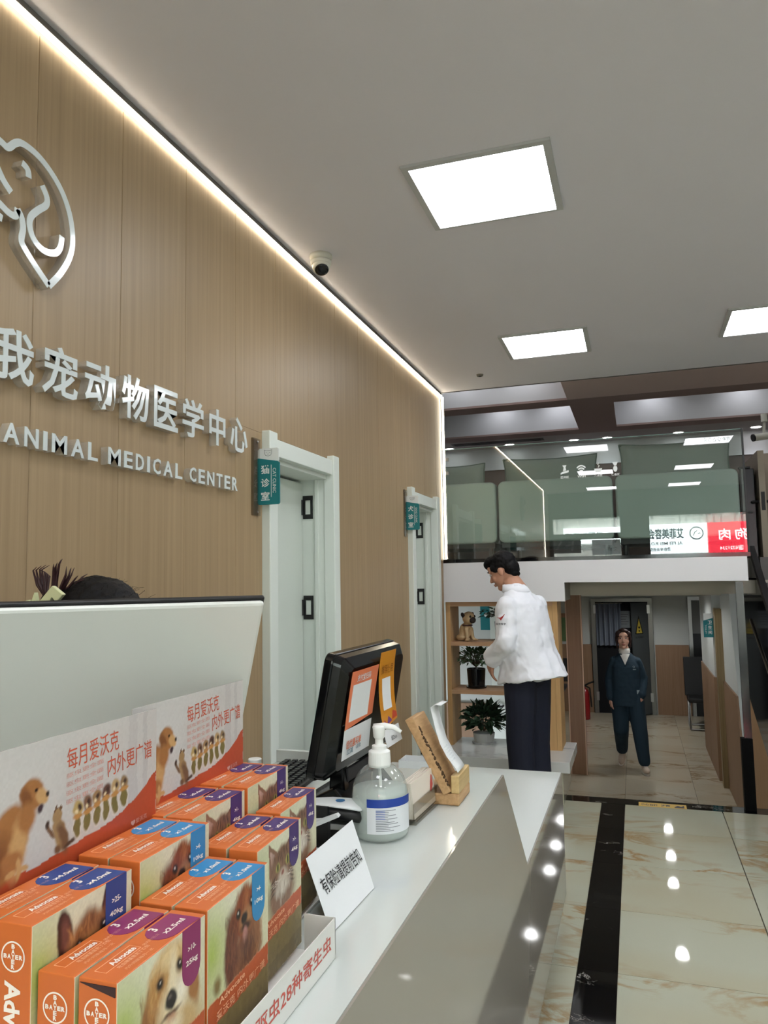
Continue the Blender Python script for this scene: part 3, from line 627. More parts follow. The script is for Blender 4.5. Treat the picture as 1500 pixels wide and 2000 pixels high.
MB().lathe([(0.050, 0), (0.052, -0.012), (0.046, -0.026), (0.0, -0.028)], n=24).build('base', mat('camera_white', 'cfcdc2', 0.4), t, smooth=True)
R_ = Matrix.Translation((0.0, 0, -0.048)) @ Matrix.Rotation(math.radians(152), 4, 'X') @ Matrix.Rotation(math.radians(18), 4, 'Y')
MB().lathe([(0, -0.036), (0.022, -0.03), (0.036, -0.014), (0.040, 0.0), (0.040, 0.016), (0.034, 0.030), (0.0, 0.030)], n=24).xf(R_).build('ball', mat('camera_white'), t, smooth=True)
ln = MB().lathe([(0, 0.030), (0.031, 0.030), (0.031, 0.034), (0.02, 0.038), (0, 0.039)], n=24).xf(R_).build('lens', BLACKG, t, smooth=True)
MB().lathe([(0.034, -0.026), (0.048, -0.030), (0.046, -0.045), (0.036, -0.05)], n=24).build('collar', mat('camera_white'), t, smooth=True)

# ------------------------------------------------------------------ reception counter
CW = mat('counter_white_gloss', 'c9cfcb', 0.12, coat=0.3); CG = mat('counter_grey_gloss', '97928a', 0.045, spec=0.4, coat=0.0)
cnt = thing('reception_counter', 'long white reception counter with a glossy grey front and a sloped step down', 'counter', (0, 0, 0))
XF = -0.372; ZT = 1.035
prof = [(-1.2, 0.10), (3.748, 0.10), (3.748, 0.6505), (2.545, 0.6505), (2.1415, ZT - 0.0015), (-1.2, ZT - 0.0015)]
MB().prism(prof, 'x', XF - 0.004, XF).build('front_panel', CG, cnt)
MB().prism([(-1.2, 0), (3.70, 0), (3.70, 0.10), (-1.2, 0.10)], 'x', XF - 0.06, XF - 0.03).build('plinth', mat('plinth_steel', '6f6e6c', 0.25, metal=0.7), cnt)
top = MB(); top.prism([(-1.2, 1.0), (2.12, 1.0), (2.53, 0.62), (3.75, 0.62), (3.75, 0.652), (2.545, 0.652), (2.142, ZT - 0.0006), (-1.2, ZT - 0.0006)], 'x', -0.86, XF - 0.0045)
top.box(-1.06, -0.8602, 1.62, 2.14, 1.0, ZT - 0.0006); top.box(-1.22, -0.86, 2.2, 3.75, 0.62, 0.652)
top.build('worktop', CW, cnt)
bx(-1.06, -0.80, 2.12, 2.14, ZT, ZT + 0.034).build('upstand', CW, cnt)
MB().box(-0.85, XF - 0.041, -1.2, -1.16, 0, 1.0).box(-0.85, XF - 0.041, 3.66, 3.70, 0, 0.62).box(-0.85, XF - 0.041, 1.2, 1.24, 0, 1.0).build('side_panel', CW, cnt)
bx(-0.85, XF - 0.041, -1.16, 2.10, 0.70, 0.72).build('inner_shelf', CW, cnt)

# ------------------------------------------------------------------ white tilted monitor
MW = mat('monitor_white', 'cfd1cd', 0.35)
t = thing('desktop_monitor', 'large white-backed monitor tilted back with a thin black edge at the left of the counter', 'monitor', (-0.621, 1.200, 1.543), math.radians(44.0))
Lm = Matrix.Rotation(math.radians(33), 4, 'X'); a = -0.60   # local: x along the top edge, panel hangs down and away
Pm = Lm
bx(a, 0, 0.000, 0.012, -0.37, 0).xf(Matrix.Rotation(math.radians(33), 4, 'X')).build('back_cover', MW, t, bevel=0.006)
MB().box(a - 0.002, 0.003, 0.0125, 0.022, -0.373, 0.003).xf(Pm).build('bezel', BLACKM, t, bevel=0.003)
MB().box(a + 0.01, -0.01, 0.0222, 0.0228, -0.36, -0.01).xf(Pm).build('screen', mat('screen_dark', '10131a', 0.1), t)
MB().box(-0.36, -0.24, -0.008, 0.0, -0.366, -0.32).xf(Pm).build('stand_mount', MW, t, bevel=0.005)
mb = MB(); mb.loft([[(-0.345, 0.16, -0.30), (-0.255, 0.16, -0.30), (-0.255, 0.185, -0.30), (-0.345, 0.185, -0.30)], [(-0.36, 0.085, -0.495), (-0.24, 0.085, -0.495), (-0.24, 0.11, -0.495), (-0.36, 0.11, -0.495)]]); mb.build('stand_neck', MW, t)
bx(-0.41, -0.19, -0.02, 0.19, -0.507, -0.494).build('stand_base', MW, t, bevel=0.004)

# ------------------------------------------------------------------ black point-of-sale terminal
PB = mat('terminal_black', '08090b', 0.14, coat=0.0)
t = thing('sales_terminal', 'black glossy sales terminal seen from behind with two payment cards stuck on it', 'terminal', (-0.70, 1.469, 1.095), math.radians(-1.5))
LM = Matrix.Rotation(math.radians(11), 4, 'Y')   # leans towards the customer side
def rr(u0, u1, v0, v1, rad, n=5):
    pts = []
    for cx, cy, a0 in ((u1 - rad, v1 - rad, 0), (u0 + rad, v1 - rad, 90), (u0 + rad, v0 + rad, 180), (u1 - rad, v0 + rad, 270)):
        pts += [(cx + rad * math.cos(math.radians(a0 + 90 * k / n)), cy + rad * math.sin(math.radians(a0 + 90 * k / n))) for k in range(n + 1)]
    return pts
MB().prism(rr(0.085, 0.505, 0.045, 0.328, 0.02), 'x', -0.022, 0.0).xf(LM).build('screen_frame', PB, t, bevel=0.004)
o_ = rr(0.088, 0.502, 0.048, 0.325, 0.02); i_ = rr(0.112, 0.478, 0.070, 0.302, 0.02)
MB().loft([[(0.0, p[0], p[1]) for p in o_], [(0.018, p[0] * 0.985 + 0.0035, p[1] * 0.985 + 0.0025) for p in o_], [(0.036, p[0], p[1]) for p in i_]]).xf(LM).build('back_shell', PB, t, smooth=False)
bx(-0.0235, -0.0225, 0.10, 0.49, 0.06, 0.31).xf(LM).build('touch_screen', mat('screen_dark'), t)
for y0 in (0.18, 0.36): MB().prism([(0.0, -0.058), (0.05, -0.058), (0.03, 0.14), (0.012, 0.14)], 'y', y0, y0 + 0.03).build('stand_leg', PB, t, bevel=0.004)
MB().prism([(-0.10, -0.060), (0.075, -0.060), (0.075, -0.03), (0.03, 0.02), (-0.05, -0.02), (-0.10, -0.04)], 'y', 0.15, 0.43).build('base', PB, t, bevel=0.005)
bx(0.034, 0.044, 0.20, 0.36, 0.02, 0.05).build('port_cover', DARKG, t, bevel=0.002)
bx(0.072, 0.078, 0.24, 0.30, -0.04, -0.02).build('port_cover', mat('terminal_grey', '2d3034', 0.4), t)
# payment cards hung on the terminal
OR = mat('card_orange', 'dd7b55', 0.3); AMB = mat('card_amber', 'c98525', 0.3); PAPER = mat('paper_white', 'd9dcdd', 0.6); INK = mat('ink_black', '1d1f22', 0.6); INKO = mat('ink_orange', 'd8724a', 0.6); INKB = mat('ink_blue_grey', '5f7d8c', 0.6)
def card(label, y0, y1, z0, z1, shear, m_top, split, lift):
    """thin card following the shell; local u along the terminal, v up"""
    t_ = thing('payment_card', label, 'card', (-0.70, 1.469, 1.095), math.radians(-1.5))
    def P_(u, v, d=0.0):  # u,v in 0..1
        q = Vector((0.041 + d + lift * (1 - v) ** 2, y0 + (y1 - y0) * u + shear * v, z0 + (z1 - z0) * v)); return tuple(LM @ q)
    def sheet(vb, vt, m, name, u0=0, u1=1, d=0.0, slope=0.0):
        n = 6; rings = []
        for k in range(n + 1):
            f = k / n; rings.append([P_(u0, vb + (vt - vb) * f, d), P_(u1, vb + slope * (1 - f) + (vt - vb - slope * (1 - f)) * f if False else vb + (vt - vb) * f + slope * (1 - f), d)])
        return MB().loft(rings, cap=False, closed=False).build(name, m, t_, solid=0.0004)
    sheet(0, split, PAPER, 'lower_panel'); sheet(split - 0.0, 1.0, m_top, 'upper_panel', d=0.0006, slope=0.06)
    return t_, P_, sheet
t_, P_, sheet = card('orange and white payment card on the back of the black terminal', 0.108, 0.275, 0.100, 0.296, 0.0, OR, 0.34, 0.008)
sheet(0.42, 0.84, PAPER, 'blank_panel', 0.10, 0.78, 0.0012)
def wr(txt, m, u, v, w, h, bold=0.0):
    o = Vector(P_(u, v, 0.002)); a = (Vector(P_(u + .1, v)) - Vector(P_(u, v))).normalized(); b = (Vector(P_(u, v + .1)) - Vector(P_(u, v))); b = (b - a * b.dot(a)).normalized()
    write(txt, m, t_, o, a, b, h=h, w=w, bold=bold)
wr('支付宝扫码', PAPER, 0.45, 0.91, 0.085, 0.016, 0.01); wr('领优惠买单', INKO, 0.36, 0.16, 0.09, 0.02, 0.01); wr('立减', INKB, 0.25, 0.08, 0.035, 0.014, 0.01); wr('收款', INKB, 0.55, 0.085, 0.03, 0.010)
t_, P_, sheet = card('amber payment card with a white folded end beside the orange card on the terminal', 0.278, 0.388, 0.105, 0.323, 0.0, AMB, 0.17, 0.055)
sheet(0.36, 0.70, PAPER, 'blank_panel', 0.20, 0.74, 0.0012)
wr('推荐使用', mat('ink_brown', '8a5316', 0.6), 0.5, 0.80, 0.082, 0.022, 0.01); wr('请Zhun', INK, 0.5, 0.07, 0.04, 0.012)
MB().add([P_(0.02, 0.19, .0014), P_(0.15, 0.27, .0014), P_(0.28, 0.22, .0014), P_(0.3, 0.2, .0014)], [(0, 1, 2, 3)]).build('petal', mat('petal_magenta', 'a23a5a', 0.5), t_)
MB().add([P_(0.28, 0.21, .0014), P_(0.42, 0.29, .0014), P_(0.58, 0.25, .0014), P_(0.6, 0.23, .0014)], [(0, 1, 2, 3)]).build('petal', mat('petal_purple', '6a3a78', 0.5), t_)
MB().add([P_(0.62, 0.24, .0014), P_(0.75, 0.33, .0014), P_(0.97, 0.30, .0014), P_(0.98, 0.25, .0014)], [(0, 1, 2, 3)]).build('petal', mat('petal_red', 'b8442c', 0.5), t_)

# ------------------------------------------------------------------ keyboard behind the terminal
t = thing('keyboard', 'black keyboard lying behind the black sales terminal', 'keyboard', (-0.93, 1.880, ZT), math.radians(4))
bx(-0.075, 0.075, -0.22, 0.22, 0.0, 0.012).build('case', BLACKM, t, bevel=0.003)
km = MB().loft([[(-0.0085, -0.0085, 0), (0.0085, -0.0085, 0), (0.0085, 0.0085, 0), (-0.0085, 0.0085, 0)], [(-0.007, -0.007, 0.008), (0.007, -0.007, 0.008), (0.007, 0.007, 0.008), (-0.007, 0.007, 0.008)]]).mesh('key'); km.materials.append(mat('key_black', '1b1c1f', 0.35))
for i in range(6):
    for j in range(21): put('key', km, t, loc=(-0.058 + 0.0232 * i, -0.20 + 0.02 * j, 0.012))

# ------------------------------------------------------------------ pump bottle of hand gel
t = thing('hand_gel_bottle', 'clear pump bottle of hand gel with a blue and white label', 'bottle', (-0.543, 1.58, ZT))
GLS = pane_mat('bottle_plastic', 'f2f6f4', 0.02, 0.02, 0.14); GEL = mat('clear_gel', 'd8e0dc', 0.3, alpha=0.62)
pr = [(0.054, 0.0), (0.060, 0.006), (0.0615, 0.02), (0.0615, 0.085), (0.058, 0.108), (0.049, 0.128), (0.034, 0.143), (0.022, 0.149)]
MB().loft([[(r * math.cos(2 * math.pi * i / 40), r * math.sin(2 * math.pi * i / 40), z) for i in range(40)] for r, z in pr], cap=False).build('shell', GLS, t, smooth=True)
MB().lathe([(0, 0.002)] + [(0.052, 0.002), (0.0585, 0.009), (0.0595, 0.02), (0.0595, 0.085), (0.0575, 0.100), (0, 0.100)], n=40).build('gel', GEL, t, smooth=True)
MB().lathe([(0, 0.144), (0.0235, 0.144), (0.0245, 0.150), (0.0235, 0.176), (0.016, 0.180), (0.016, 0.188), (0.009, 0.190), (0.009, 0.205), (0.0, 0.205)], n=28).build('pump_collar', mat('pump_white', 'e2e4e2', 0.35), t, smooth=False, bevel=0.001)
MB().lathe([(0.008, 0.200), (0.0125, 0.206), (0.0135, 0.222), (0.0145, 0.226), (0.013, 0.230), (0, 0.231)], n=24).tube([(-0.012, 0.0, 0.227), (0.012, 0.002, 0.229), (0.032, 0.006, 0.226), (0.047, 0.010, 0.216)], [0.006, 0.007, 0.0055, 0.004], 10).build('pump_head', mat('pump_white'), t, smooth=True)
MB().tube([(0, 0, 0.15), (0.004, 0, 0.02)], 0.0035, 8).build('dip_tube', mat('pump_white'), t, smooth=True)
def wrapq(a0, a1, z0, z1, r, m, name, n=14, parent=None):
    return MB().loft([[(r * math.cos(math.radians(a0 + (a1 - a0) * k / n)), r * math.sin(math.radians(a0 + (a1 - a0) * k / n)), z) for k in range(n + 1)] for z in (z0, z1)], cap=False, closed=False).build(name, m, parent, smooth=True)
LB = wrapq(-98, 8, 0.020, 0.090, 0.0619, mat('label_white', 'd8dce0', 0.4), 'label', parent=t)
wrapq(-98, 8, 0.073, 0.090, 0.0622, mat('label_blue', '1f3f96', 0.4), 'label_band', parent=LB)
for k in range(13):
    ln_ = 0.3 + 0.6 * random.random(); wrapq(-80, -80 + 72 * ln_, 0.026 + 0.0034 * k, 0.0272 + 0.0034 * k, 0.0622, mat('label_ink', '70757e', 0.6), 'label_line', parent=LB)
    if k > 6: wrapq(-80, -62, 0.026 + 0.0034 * k, 0.0274 + 0.0034 * k, 0.0624, mat('label_ink_blue', '3b56a0', 0.6), 'label_line', parent=LB)

# ------------------------------------------------------------------ barcode scanner on its cradle, pad, paper tent, cards, wood stand
t = thing('barcode_scanner', 'white and black handheld barcode scanner lying beside the hand gel bottle', 'scanner', (-0.640, 1.53, 1.095), math.radians(8))
def scan_ring(x, w, zt, zb): return [(x, w * math.cos(2 * math.pi * k / 16), (zt + zb) / 2 + (zt - zb) / 2 * math.sin(2 * math.pi * k / 16)) for k in range(16)]
MB().loft([scan_ring(x, w, zt, zb) for x, w, zt, zb in ((-0.16, 0.016, 0.012, -0.01), (-0.06, 0.020, 0.012, -0.012), (0.0, 0.03, 0.016, -0.016), (0.05, 0.034, 0.014, -0.022), (0.068, 0.028, 0.006, -0.024), (0.074, 0.012, -0.006, -0.018))]).build('body', BLACKM, t, smooth=True)
MB().loft([scan_ring(x, w, zt, zb) for x, w, zt, zb in ((-0.17, 0.014, 0.017, 0.010), (-0.06, 0.019, 0.018, 0.010), (0.0, 0.031, 0.021, 0.010), (0.05, 0.035, 0.019, 0.006), (0.070, 0.027, 0.012, 0.002), (0.077, 0.010, 0.006, 0.002))]).build('top_shell', mat('scanner_white', 'd5d9da', 0.3), t, smooth=True)
MB().lathe([(0, 0), (0.010, 0), (0.010, 0.0006), (0, 0.0006)], n=18).xf(Matrix.Translation((0.025, -0.006, 0.0206))).build('badge', mat('badge_blue', '3a6fa0', 0.4), t)
t = thing('scanner_cradle', 'white and black folding cradle holding up the barcode scanner', 'cradle', (-0.650, 1.50, ZT), math.radians(8))
MB().box(-0.09, 0.06, -0.05, 0.06, 0, 0.008).build('foot', BLACKM, t, bevel=0.002)
MB().prism([(-0.10, 0.02), (0.05, 0.075), (0.055, 0.070), (-0.09, 0.008)], 'y', -0.055, -0.04).prism([(-0.10, 0.05), (0.02, 0.06), (0.02, 0.054), (-0.10, 0.043)], 'y', -0.05, -0.03).build('arm', mat('scanner_white'), t)
bx(-0.02, 0.02, -0.01, 0.01, 0.008, 0.075).build('post', BLACKM, t)
t = thing('desk_pad', 'thin grey pad under the hand gel bottle edge', 'pad', (-0.617, 1.44, ZT), math.radians(10)); bx(-0.02, 0.045, -0.06, 0.06, 0, 0.007).build('slab', mat('pad_grey', 'a9afb0', 0.4), t); bx(0.045, 0.05, -0.06, 0.06, 0, 0.007).build('edge', mat('pad_edge', '6a6f70', 0.4), t)
t = thing('paper_tent', 'white folded paper notice with black handwriting in front of the boxes', 'notice', (0, 0, ZT))
A_, B_, C_, D_ = Vector((-0.470, 1.125, 0.001)), Vector((-0.464, 1.310, 0.001)), Vector((-0.528, 1.372, 0.094)), Vector((-0.530, 1.165, 0.094))
MB().quad(A_, B_, C_, D_).build('front_leaf', PAPER, t, solid=0.0006)
MB().quad(D_, C_, C_ + Vector((-0.002, 0.004, -0.093)), D_ + Vector((-0.002, 0.085, -0.093))).build('rear_leaf', PAPER, t, solid=0.0006)
u_ = (B_ - A_).normalized(); v_ = (D_ - A_); v_ = (v_ - u_ * v_.dot(u_)).normalized()
write('有保险请提前告知', INK, t, A_ + u_ * 0.118 + v_ * 0.060 + u_.cross(v_) * 0.0008, u_, v_, w=0.158, h=0.026, bold=0.006)
t = thing('card_holder', 'clear acrylic holder full of pale business cards beside the hand gel bottle', 'card holder', (-0.492, 1.745, ZT), math.radians(-3))
bx(-0.030, 0.012, -0.09, 0.085, 0.0, 0.009).build('base', ACRYL, t, bevel=0.0015)
bx(0.004, 0.0065, -0.088, 0.083, 0.009, 0.045).build('front_lip', ACRYL, t)
bx(-0.034, -0.030, -0.088, 0.083, 0.0, 0.07).build('back_plate', ACRYL, t)
cm = mat('card_cream', 'dcd3c6', 0.5); cme = bx(-0.0022, 0.0022, -0.08, 0.075, 0, 0.078).xf(Matrix.Rotation(math.radians(-6), 4, 'Y')).mesh('business_card'); cme.materials.append(cm)
for k in range(5):
    o = put('business_card', cme, None, loc=(-0.489 - 0.005 * k, 1.745, ZT + 0.0095)); o.rotation_euler.z = math.radians(-3)
    tag(o, ['front pale business card with a red figure in the acrylic holder', 'second pale business card behind the front one in the acrylic holder', 'third pale business card in the acrylic holder', 'fourth pale business card in the acrylic holder', 'rear pale business card in the acrylic holder'][k], 'card', 'business cards in the acrylic holder')
    if k == 0: MB().tube([(-0.0005, 0.045, 0.03), (-0.002, 0.052, 0.045), (-0.004, 0.06, 0.065)], [0.002, 0.005, 0.0015], 6).build('printed_figure', mat('ink_red', '9c3a32', 0.6), o)
STW = streak_wood('stand_wood', 'a5835a', 'c9a478', 90, 8, 90, 0.55)
t = thing('wooden_phone_stand', 'carved wooden phone stand leaning back with a paper slip on it', 'stand', (-0.475, 1.86, ZT))
bx(-0.05, 0.05, -0.04, 0.085, 0, 0.028).build('base', STW, t, bevel=0.004)
pl = MB().prism([(0.012, 0.024), (0.032, 0.034), (-0.060, 0.205), (-0.082, 0.198)], 'y', -0.045, 0.060).build('plate', STW, t, bevel=0.003)
bx(0.030, 0.050, -0.038, 0.083, 0.028, 0.070).build('lip', streak_wood('stand_lip', 'b79a68', 'cdb37f', 90, 8, 90), t, bevel=0.002)
nrm = Vector((0.171, 0, 0.092)).normalized(); up = Vector((-0.092, 0, 0.171)).normalized()
rnc = random.Random(5); cv = MB()
for k in range(60):
    c_ = Vector((0.032, 0, 0.034)) + up * rnc.uniform(0.015, 0.165); yy = -0.045 + rnc.uniform(0.0, 0.010)
    cv.ell(tuple(c_ + nrm * 0.0003 + Vector((0, yy, 0))), (0.0025, 0.003, rnc.uniform(0.002, 0.006)), 6, 4, Matrix.Rotation(rnc.uniform(-.9, .2), 3, 'Y'))
cv.build('carving', mat('burnt_wood', '4a3620', 0.8), pl)
t = thing('paper_slip', 'curled white handwritten paper slip on the wooden phone stand', 'paper', (-0.475, 1.86, ZT))
path = [(0.046, 0.076), (0.040, 0.085), (0.018, 0.110), (0.000, 0.140), (-0.012, 0.175), (-0.020, 0.205), (-0.026, 0.225), (-0.012, 0.231), (0.000, 0.229)]
MB().loft([[(x_, -0.030 + 0.004 * i, z), (x_, 0.045 + 0.003 * i, z)] for i, (x_, z) in enumerate(path)], cap=False, closed=False).build('sheet', PAPER, t, solid=0.0005, smooth=True)
for k in range(6): write('一二三', INKB, t, (0.029 - 0.004 * k, 0.002, 0.1005 + 0.006 * k), (0, 1, 0), up, w=0.035, h=0.003, name='handwriting')
t = thing('paper_box', 'low white open paper box behind the wooden phone stand', 'box', (-1.05, 3.60, 0.6525)); 
bx(-0.07, 0.07, -0.06, 0.06, 0.0, 0.004).build('bottom', PAPER, t)
MB().box(-0.07, 0.07, -0.06, -0.057, 0.004, 0.06).box(-0.07, 0.07, 0.057, 0.06, 0.004, 0.06).box(-0.07, -0.067, -0.057, 0.057, 0.004, 0.06).box(0.067, 0.07, -0.057, 0.057, 0.004, 0.06).build('side', PAPER, t)
t = thing('capped_bottle', 'small bottle with a white screw cap behind the orange boxes', 'bottle', (-0.893, 1.67, ZT))
MB().lathe([(0, 0), (0.017, 0), (0.018, 0.004), (0.018, 0.085), (0.010, 0.098), (0, 0.098)], n=20).build('body', mat('bottle_frost', 'c2c8c6', 0.3), t, smooth=True)
MB().lathe([(0, 0.096), (0.0165, 0.096), (0.0165, 0.118), (0.015, 0.120), (0, 0.120)], n=20).build('cap', mat('pump_white'), t, bevel=0.001)
t = thing('black_cable', 'thin black cable looping from the terminal base to the counter', 'cable', (0, 0, 0))
MB().tube([(-0.615, 1.80, 1.10), (-0.585, 1.78, 1.07), (-0.60, 1.70, 1.045), (-0.64, 1.66, 1.039), (-0.68, 1.64, 1.038)], 0.003, 6).build('cord', BLACKM, t, smooth=True)
# ------------------------------------------------------------------ medicine boxes in their display trays
BW, BH, BT = 0.148, 0.180, 0.042
ORB = mat('carton_orange', 'c9682f', 0.38); CRM = mat('carton_cream', 'd9d3b8', 0.42); WINK = mat('carton_white_ink', 'f0e6dc', 0.5); PINK = mat('carton_pale_ink', 'eab08a', 0.5); STRIPE = mat('carton_stripe', 'bf5a35', 0.4)
TABS = {'puppy': mat('tab_magenta', '872b5e', 0.4), 'cavalier': mat('tab_light_blue', '2b82b8', 0.4), 'shepherd': mat('tab_navy', '274384', 0.4), 'cat': mat('tab_purple', '432d6a', 0.4)}
def base_pic(seed):
    p = Pic(112, 136, 'cfccb2'); p.ell(0.06, 0.70, 0.20, 0.30, '9fb04e', 0.1, 0.8, 0.85); p.ell(0.10, 0.45, 0.15, 0.12, 'bdbb96', 0, 0.9, 0.7); p.ell(0.95, 0.62, 0.16, 0.3, 'c9c6a4', 0, 0.9, 0.7); p.ell(0.5, 1.0, 0.5, 0.12, 'd8d5bd', 0, 0.8, 0.6); return p
def fur(p, n, x0, x1, y0, y1, cols, seed, L=0.05, W=0.006, ang=1.5, k=0.45):
    r = random.Random(seed)
    for _ in range(n):
        p.ell(r.uniform(x0, x1), r.uniform(y0, y1), L * r.uniform(.5, 1), W, r.choice(cols), ang + r.gauss(0, .35), 0.6, k)
def finish(p, seed):
    p.poly([(0, 0), (1, 0), (1, 0.32), (0, 0.285)], '7d6c42'); p.poly([(0, 0.0), (1, 0.0), (1, 0.14), (0, 0.10)], '6a5a36', 0.7); fur(p, 60, 0, 1, 0, 0.28, ['5f5130', '8e7c50', '746440'], seed, 0.03, 0.02, 0.3, 0.35)
    p.poly([(0, 0.275), (1, 0.315), (1, 0.455), (0, 0.42)], 'b4552f'); p.poly([(0, 0.42), (1, 0.455), (1, 0.462), (0, 0.427)], 'd28a66', 0.6); p.speck(0.05, seed, (2, 2)); return p
def pic_puppy():
    p = base_pic(1); p.ell(0.62, 0.45, 0.34, 0.20, 'c0a070', 0, 0.3); p.ell(0.30, 0.62, 0.09, 0.24, '8a5a2e', -0.28, 0.2); p.ell(0.82, 0.74, 0.075, 0.20, '9c6a3c', 0.30, 0.2); p.ell(0.56, 0.80, 0.25, 0.185, 'b98d55', 0, 0.15); p.ell(0.56, 0.92, 0.16, 0.06, 'd8bc8c', 0, 0.5); p.ell(0.42, 0.74, 0.09, 0.13, 'a87643', 0, 0.6, .8)
    fur(p, 90, 0.34, 0.80, 0.62, 0.95, ['d2b07a', 'a67a45', 'c79c62'], 3); fur(p, 40, 0.22, 0.38, 0.42, 0.82, ['7a4c26', '9c6a38'], 4)
    p.ell(0.60, 0.66, 0.15, 0.11, 'd9c7a4', 0, 0.4); p.ell(0.60, 0.80, 0.05, 0.15, 'e0cfae', 0, 0.5); p.ell(0.70, 0.70, 0.07, 0.08, 'e6dcc8', 0, 0.6); p.ell(0.445, 0.815, 0.042, 0.038, '4a2c18', 0, 0.5); p.ell(0.445, 0.815, 0.030, 0.028, '17100d', 0, 0.3); p.ell(0.672, 0.835, 0.040, 0.036, '4a2c18', 0, 0.5); p.ell(0.672, 0.835, 0.028, 0.027, '17100d', 0, 0.3); p.ell(0.452, 0.822, 0.008, 0.007, 'cfc6bc', 0, 0.4); p.ell(0.679, 0.842, 0.008, 0.007, 'cfc6bc', 0, 0.4)
    p.ell(0.575, 0.685, 0.066, 0.055, '1d1716', 0, 0.2); p.ell(0.56, 0.70, 0.02, 0.012, '5d5450', 0, 0.5); p.ell(0.575, 0.61, 0.10, 0.014, '5a3c2a', 0, 0.5); p.ell(0.58, 0.575, 0.06, 0.03, 'b98a6a', 0, 0.4); p.ell(0.55, 0.52, 0.14, 0.05, 'e0d2b4', 0, 0.5)
    return finish(p, 1)
def pic_cavalier():
    p = base_pic(2); p.ell(0.60, 0.52, 0.26, 0.18, '7c4c32', 0, 0.25); p.ell(0.36, 0.64, 0.11, 0.24, '5f3020', -0.10, 0.2); p.ell(0.76, 0.68, 0.10, 0.24, '8c5c3c', 0.10, 0.25); p.ell(0.58, 0.80, 0.19, 0.165, '7d3d22', 0, 0.15); p.ell(0.60, 0.90, 0.05, 0.07, 'a8663f', 0, 0.5)
    fur(p, 110, 0.26, 0.46, 0.44, 0.84, ['4c2416', '74402a', '8a5236'], 5, 0.07, 0.006); fur(p, 90, 0.68, 0.88, 0.46, 0.86, ['6c4028', 'a87650', '8e5a3a'], 6, 0.07, 0.006); fur(p, 60, 0.42, 0.74, 0.82, 0.96, ['6a3018', '9a5632'], 7, 0.05, 0.006)
    p.ell(0.60, 0.745, 0.10, 0.075, 'a87850', 0, 0.4); p.ell(0.475, 0.815, 0.036, 0.034, '150d0a', 0, 0.3); p.ell(0.70, 0.83, 0.036, 0.034, '150d0a', 0, 0.3); p.ell(0.470, 0.825, 0.010, 0.009, 'd8cfc8', 0, 0.4); p.ell(0.695, 0.84, 0.010, 0.009, 'd8cfc8', 0, 0.4)
    p.ell(0.575, 0.765, 0.050, 0.042, '1c1211', 0, 0.25); p.ell(0.60, 0.705, 0.085, 0.03, '3c2018', 0, 0.4); p.ell(0.585, 0.645, 0.040, 0.055, 'b97f78', 0, 0.3); p.ell(0.575, 0.625, 0.02, 0.03, 'cf9a92', 0, 0.4); p.ell(0.63, 0.55, 0.12, 0.10, '5e3524', 0, 0.5); fur(p, 50, 0.5, 0.76, 0.44, 0.62, ['50291c', '8a5a3a'], 8); p.ell(0.14, 0.50, 0.05, 0.05, '7c683c', 0, 0.5); return finish(p, 2)
def pic_shepherd():
    p = base_pic(3); p.ell(0.55, 0.55, 0.32, 0.2, '6d4428', 0, 0.3); p.ell(0.30, 0.83, 0.075, 0.165, '40231c', 0.15, 0.12); p.ell(0.315, 0.82, 0.045, 0.12, '6e443a', 0.15, 0.3); p.ell(0.745, 0.90, 0.07, 0.155, '40231c', -0.2, 0.12); p.ell(0.735, 0.89, 0.04, 0.11, '6b4036', -0.2, 0.3); p.ell(0.55, 0.73, 0.235, 0.15, 'a06c40', 0, 0.18); p.ell(0.53, 0.85, 0.10, 0.06, '7a5030', 0, 0.5)
    fur(p, 120, 0.34, 0.78, 0.58, 0.88, ['8a5a34', 'b98652', '5e3a22'], 9); p.ell(0.43, 0.745, 0.07, 0.05, '4a2c1c', 0.2, 0.6, .8); p.ell(0.67, 0.78, 0.07, 0.05, '4a2c1c', -0.2, 0.6, .8); p.ell(0.43, 0.74, 0.036, 0.034, '1c100c', 0, 0.3); p.ell(0.68, 0.775, 0.036, 0.034, '1c100c', 0, 0.3); p.ell(0.435, 0.75, 0.009, 0.008, 'c9c0b8', 0, 0.4); p.ell(0.685, 0.785, 0.009, 0.008, 'c9c0b8', 0, 0.4)
    p.ell(0.58, 0.60, 0.11, 0.13, '412a1e', 0, 0.4); p.ell(0.59, 0.57, 0.055, 0.045, '120d0c', 0, 0.3); return finish(p, 3)
